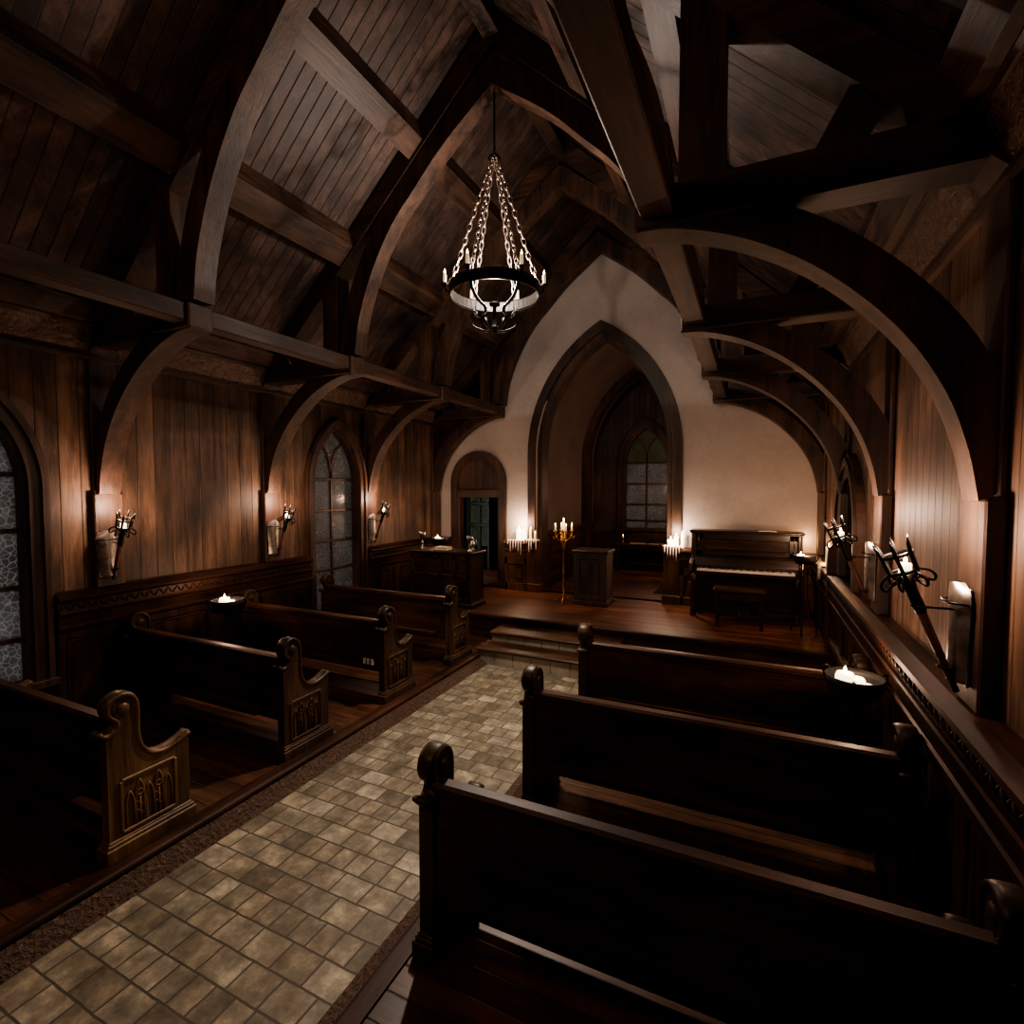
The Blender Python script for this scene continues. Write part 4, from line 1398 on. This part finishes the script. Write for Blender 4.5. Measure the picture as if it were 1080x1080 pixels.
def cruet(x, y, lab):
    o = MB().lathe([(0.03, 0), (0.03, 0.005), (0.014, 0.02), (0.034, 0.06), (0.038, 0.085), (0.02, 0.125), (0.013, 0.15), (0.022, 0.17), (0.006, 0.19)], 16).tube(smooth_path([(0.034, 0, 0.08), (0.07, 0, 0.10), (0.06, 0, 0.15), (0.018, 0, 0.155)], 4), 0.005, 6).build('cruet', 'pewter', loc=(x, y, CT))
    return tag(o, lab, 'jug')
cruet(-3.86, 6.80, 'small handled metal jug at the back right of the altar cabinet')
def book(loc, rz, w, d, h, lab, cat='book', mat='leather', pg='paper'):
    t = thing('closed_book', lab, cat, loc, rz)
    MB().bbox(-w / 2, w / 2, -d / 2, d / 2, 0, 0.004, 0.001).bbox(-w / 2, w / 2, -d / 2, d / 2, h - 0.004, h, 0.001).bbox(-w / 2, -w / 2 + 0.006, -d / 2, d / 2, 0, h, 0.001).build('cover', mat, t)
    MB().box(-w / 2 + 0.005, w / 2 - 0.008, -d / 2 + 0.006, d / 2 - 0.006, 0.004, h - 0.004).build('pages', pg, t)
    return t
book((-4.28, 6.62, CT), 0.06, 0.24, 0.17, 0.045, 'closed tan book lying on the altar cabinet', mat='paper', pg='page')

# piano
t = thing('upright_piano', 'dark brown upright piano against the plaster wall', 'piano', (-0.085, 7.75, STZ))
Lp = 0.70
MB().bbox(-Lp + 0.02, Lp - 0.02, 0.02, 0.27, 0.04, 1.15, 0.006).build('case', 'black_x', t)
for s in (-1, 1):
    MB().prism([(-0.03, 0.0), (-0.03, 0.60), (-0.30, 0.60), (-0.32, 0.64), (-0.30, 0.74), (-0.20, 0.76), (-0.05, 0.79), (-0.01, 0.86), (-0.01, 1.15), (0.27, 1.15), (0.27, 0.0)], 'x', s * (Lp - 0.045), s * Lp).build('side_panel', 'black_z', t)
    MB().bbox(s * (Lp - 0.10), s * (Lp - 0.02), -0.29, -0.21, 0.0, 0.06, 0.01).lathe([(0.038, 0.06), (0.045, 0.09), (0.026, 0.13), (0.030, 0.2), (0.036, 0.35), (0.034, 0.48), (0.045, 0.53), (0.03, 0.55), (0.045, 0.60)], 14, (s * (Lp - 0.06), -0.25, 0)).build('leg', 'black_z', t)
    MB().bbox(s * (Lp - 0.06), s * (Lp - 0.015), -0.03, 0.02, 0.80, 1.14, 0.012).build('front_pilaster', 'black_z', t)
    MB().tube([(s * (Lp - 0.10), -0.02, 0.95), (s * (Lp - 0.10), -0.035, 1.05), (s * (Lp - 0.10), -0.02, 1.12)], 0.006, 6).build('candle_bracket', 'brass', t)
MB().bbox(-Lp + 0.03, Lp - 0.03, -0.29, 0.0, 0.585, 0.635, 0.012).build('keybed', 'black_x', t)
MB().prism([(0.0, 0.655), (-0.10, 0.655), (-0.10, 0.70), (-0.045, 0.80), (-0.015, 0.835), (0.02, 0.835), (0.02, 0.655)], 'x', -Lp + 0.05, Lp - 0.05).build('fallboard', 'black_x', t)
kx0, kx1 = -Lp + 0.10, Lp - 0.10
mb = MB()
nk = 52
for i in range(nk):
    a = kx0 + (kx1 - kx0) * i / nk
    mb.box(a + 0.0007, a + (kx1 - kx0) / nk - 0.0007, -0.255, -0.10, 0.635, 0.662)
mb.build('white_keys', 'keys', t)
mb = MB()
for i in range(nk - 1):
    if i % 7 in (0, 2, 3, 5, 6):
        a = kx0 + (kx1 - kx0) * (i + 1) / nk
        mb.box(a - 0.006, a + 0.006, -0.20, -0.10, 0.655, 0.675)
mb.build('black_keys', 'ebony', t)
for s in (-1, 1):
    MB().bbox(s * (Lp - 0.10), s * (Lp - 0.045), -0.27, -0.10, 0.63, 0.675, 0.01).build('key_block', 'black_x', t)
mb = MB()
mb.bbox(-Lp + 0.06, Lp - 0.06, -0.012, 0.025, 0.84, 0.90, 0.006)
mb.bbox(-Lp + 0.06, Lp - 0.06, -0.012, 0.025, 1.06, 1.14, 0.006)
for s in (-1, 1):
    mb.bbox(s * (Lp - 0.06), s * (Lp - 0.16), -0.012, 0.025, 0.84, 1.14, 0.006)
mb.build('upper_frame', 'black_x', t)
MB().bbox(-Lp + 0.17, Lp - 0.17, 0.002, 0.025, 0.91, 1.05, 0.010).build('upper_panel', 'panel_x', t)
MB().bbox(-Lp + 0.20, Lp - 0.20, -0.045, -0.012, 0.895, 0.912, 0.006).build('music_shelf', 'black_x', t)
MB().bbox(-Lp + 0.05, Lp - 0.05, -0.01, 0.03, 0.10, 0.57, 0.006).bbox(-Lp + 0.12, Lp - 0.12, -0.018, 0.0, 0.16, 0.50, 0.008).build('lower_panel', 'black_x', t)
MB().bbox(-Lp + 0.0, Lp - 0.0, -0.03, 0.27, 0.0, 0.09, 0.01).build('plinth', 'black_x', t)
MB().bbox(-Lp - 0.025, Lp + 0.025, -0.05, 0.285, 1.15, 1.18, 0.012).bbox(-Lp - 0.012, Lp + 0.012, -0.035, 0.28, 1.135, 1.152, 0.006).build('lid', 'black_x', t)
for s in (-0.05, 0.05):
    MB().tube([(s, -0.01, 0.05), (s, -0.07, 0.045), (s, -0.11, 0.03)], [0.008, 0.012, 0.014], 8).build('pedal', 'brass', t)
o = MB().prism([(-0.11, 0.0), (0.0, 0.008), (0.11, 0.0), (0.11, 0.010), (0.0, 0.016), (-0.11, 0.010)], 'y', -0.075, 0.075).build('open_book', 'page', loc=(0.19, 7.80, STZ + 1.181), rz=0.05)
tag(o, 'open white-paged book lying on the piano lid', 'book')

# bench
t = thing('piano_bench', 'dark wooden bench in front of the piano', 'bench', (-0.13, 7.12, STZ))
MB().bbox(-0.31, 0.31, -0.16, 0.16, 0.455, 0.495, 0.012).build('seat', 'panel_x', t)
MB().bbox(-0.27, 0.27, -0.13, -0.11, 0.36, 0.457, 0.004).bbox(-0.27, 0.27, 0.11, 0.13, 0.36, 0.457, 0.004).bbox(-0.27, -0.25, -0.13, 0.13, 0.36, 0.457, 0.004).bbox(0.25, 0.27, -0.13, 0.13, 0.36, 0.457, 0.004).build('apron', 'panel_x', t)
for sx in (-1, 1):
    for sy in (-1, 1):
        MB().bbox(sx * 0.235, sx * 0.28, sy * 0.095, sy * 0.14, 0, 0.457, 0.006).build('leg', 'panel_z', t)
MB().bbox(-0.25, 0.25, -0.012, 0.012, 0.12, 0.15, 0.004).bbox(-0.27, -0.25, -0.12, 0.12, 0.12, 0.15, 0.004).bbox(0.25, 0.27, -0.12, 0.12, 0.12, 0.15, 0.004).build('stretcher', 'panel_x', t)

# chancel table with papers, side table, mat
t = thing('writing_table', 'dark wooden table under the chancel window, papers on top', 'table', (-2.08, 11.08, STZ))
MB().bbox(-0.60, 0.60, -0.22, 0.24, 0.565, 0.60, 0.008).build('tabletop', 'panel_x', t)
MB().bbox(-0.53, 0.53, -0.17, -0.15, 0.47, 0.567, 0.004).bbox(-0.53, 0.53, 0.18, 0.20, 0.47, 0.567, 0.004).build('apron', 'panel_x', t)
for sx in (-1, 1):
    for sy in (-0.17, 0.19):
        MB().bbox(sx * 0.47, sx * 0.54, sy - 0.03, sy + 0.03, 0, 0.567, 0.006).build('leg', 'panel_z', t)
MB().bbox(-0.48, 0.48, -0.03, 0.0, 0.14, 0.18, 0.006).build('stretcher', 'panel_x', t)
TT = STZ + 0.601
for q, (x, y, rz, w, d, lab) in enumerate(((-2.20, 11.02, 0.1, 0.34, 0.22, 'large open paper sheet on the left of the chancel table'), (-1.86, 11.04, -0.12, 0.24, 0.2, 'paper sheet in the middle right of the chancel table'), (-1.63, 11.06, 0.2, 0.18, 0.2, 'small paper sheet at the right end of the chancel table'))):
    o = MB().bbox(-w / 2, w / 2, -d / 2, d / 2, 0, 0.004, 0.001).build('paper_sheet', 'paper', loc=(x, y, TT), rz=rz)
    tag(o, lab, 'paper', 'papers on the chancel table')
t = thing('table_candlestick', 'small candlestick at the left end of the chancel table', 'candlestick', (-2.55, 11.15, TT))
MB().lathe([(0.035, 0), (0.035, 0.006), (0.01, 0.015), (0.009, 0.09), (0.018, 0.10), (0.008, 0.103)], 14).build('stick', 'brass', t)
c = MB().lathe([(0.009, 0.10), (0.009, 0.145), (0.002, 0.147)], 10).build('candle', 'wax', t)
flame_mb((0, 0, 0.146), 0.03, 0.007).build('flame', 'flame', c)
t = thing('side_table', 'low table with a pale top peeping out behind the right arch pier', 'table', (-1.245, 9.55, STZ))
MB().bbox(-0.09, 0.06, -0.30, 0.30, 0.53, 0.556, 0.006).build('tabletop', 'grey_z', t)
for sy in (-0.26, 0.26):
    MB().bbox(-0.05, 0.0, sy - 0.025, sy + 0.025, 0, 0.532, 0.006).build('leg', 'pew_z', t)
o = MB().bbox(-0.24, 0.06, -0.55, 0.45, 0, 0.012, 0.004).build('floor_mat', 'rug', loc=(-1.25, 9.35, STZ))
tag(o, 'black mat on the chancel floor behind the right arch pier', 'mat')

# ------------------------------------------------------------------ lights
for q, p in enumerate(TL):
    light('torch_light', p + Vector((0, 0, 0.0)), 4.4 if q < 3 else 4.8, (1.0, 0.64, 0.46), 0.03)
BP = (1.6, 1.8, 3.2, 2.5)
for (loc, la, lb, sc), pw in zip(BOWLS, BP):
    light('bowl_light', (loc[0], loc[1], loc[2] + 1.10), pw, (1.0, 0.62, 0.42), 0.04)
light('arch_candle_light', (-3.58, YF - 0.2, 1.62), 5.0, (1.0, 0.66, 0.46), 0.05)
light('arch_candle_light', (-1.05, YF - 0.2, 1.55), 6.0, (1.0, 0.66, 0.46), 0.05)
light('ledge_candle_light', (0.74, 6.85, 1.62), 3.0, (1.0, 0.5, 0.22), 0.04)
light('corner_candle_light', (0.66, YF - 0.10, 1.50), 1.0, (1.0, 0.5, 0.22), 0.04)
light('chandelier_light', (CX, CY, CZ + 0.17), 13.0, (1.0, 0.84, 0.74), 0.008)
light('chandelier_soft_light', (CX, CY, CZ + 0.19), 12.0, (1.0, 0.84, 0.74), 0.16)
light('chandelier_lower_light', (CX, CY, CZ - 0.05), 17.0, (1.0, 0.78, 0.62), 0.05)
sp = bpy.data.lights.new('added_floor_spot', 'SPOT')  # added spot below the chandelier, brightens the aisle tiles
sp.energy = 75.0
sp.color = (1.0, 0.86, 0.72)
sp.spot_size = radians(104)
sp.spot_blend = 0.7
sp.shadow_soft_size = 0.06
spo = bpy.data.objects.new('added_floor_spot', sp)
spo.location = (CX, CY, CZ - 0.40)
spo.rotation_euler = (radians(-14), 0, 0)
COL.objects.link(spo)
light('rear_fill_light', (-2.25, -0.8, 4.0), 22.0, (1.0, 0.58, 0.42), 0.4)  # added fill without a fixture, lifts the dark pew backs
light('candelabra_light', (-2.63, 7.47, STZ + 1.36), 2.0, (1.0, 0.55, 0.25), 0.06)
light('chancel_light', (-1.75, 10.2, 2.2), 6.5, (1.0, 0.64, 0.46), 0.05)

w = bpy.data.worlds.new('night')
scene.world = w
w.use_nodes = True
bg = w.node_tree.nodes['Background']
bg.inputs[0].default_value = (0.77, 0.75, 0.735, 1)
bg.inputs[1].default_value = 2.2

# ------------------------------------------------------------------ camera
cam = bpy.data.cameras.new('camera')
cam.sensor_width = 36.0
cam.lens = 18.0
cam.clip_start = 0.05
co = bpy.data.objects.new('camera', cam)
COL.objects.link(co)
co.location = (0, 0, 2.2)
co.rotation_euler = (radians(90 - 2.537), 0, radians(25.17))
scene.camera = co

scene.view_settings.view_transform = 'AgX'
scene.view_settings.look = 'AgX - Medium High Contrast'
scene.view_settings.exposure = 2.15
scene.cycles.use_denoising = True
scene.cycles.max_bounces = 6
scene.cycles.sample_clamp_indirect = 3.0
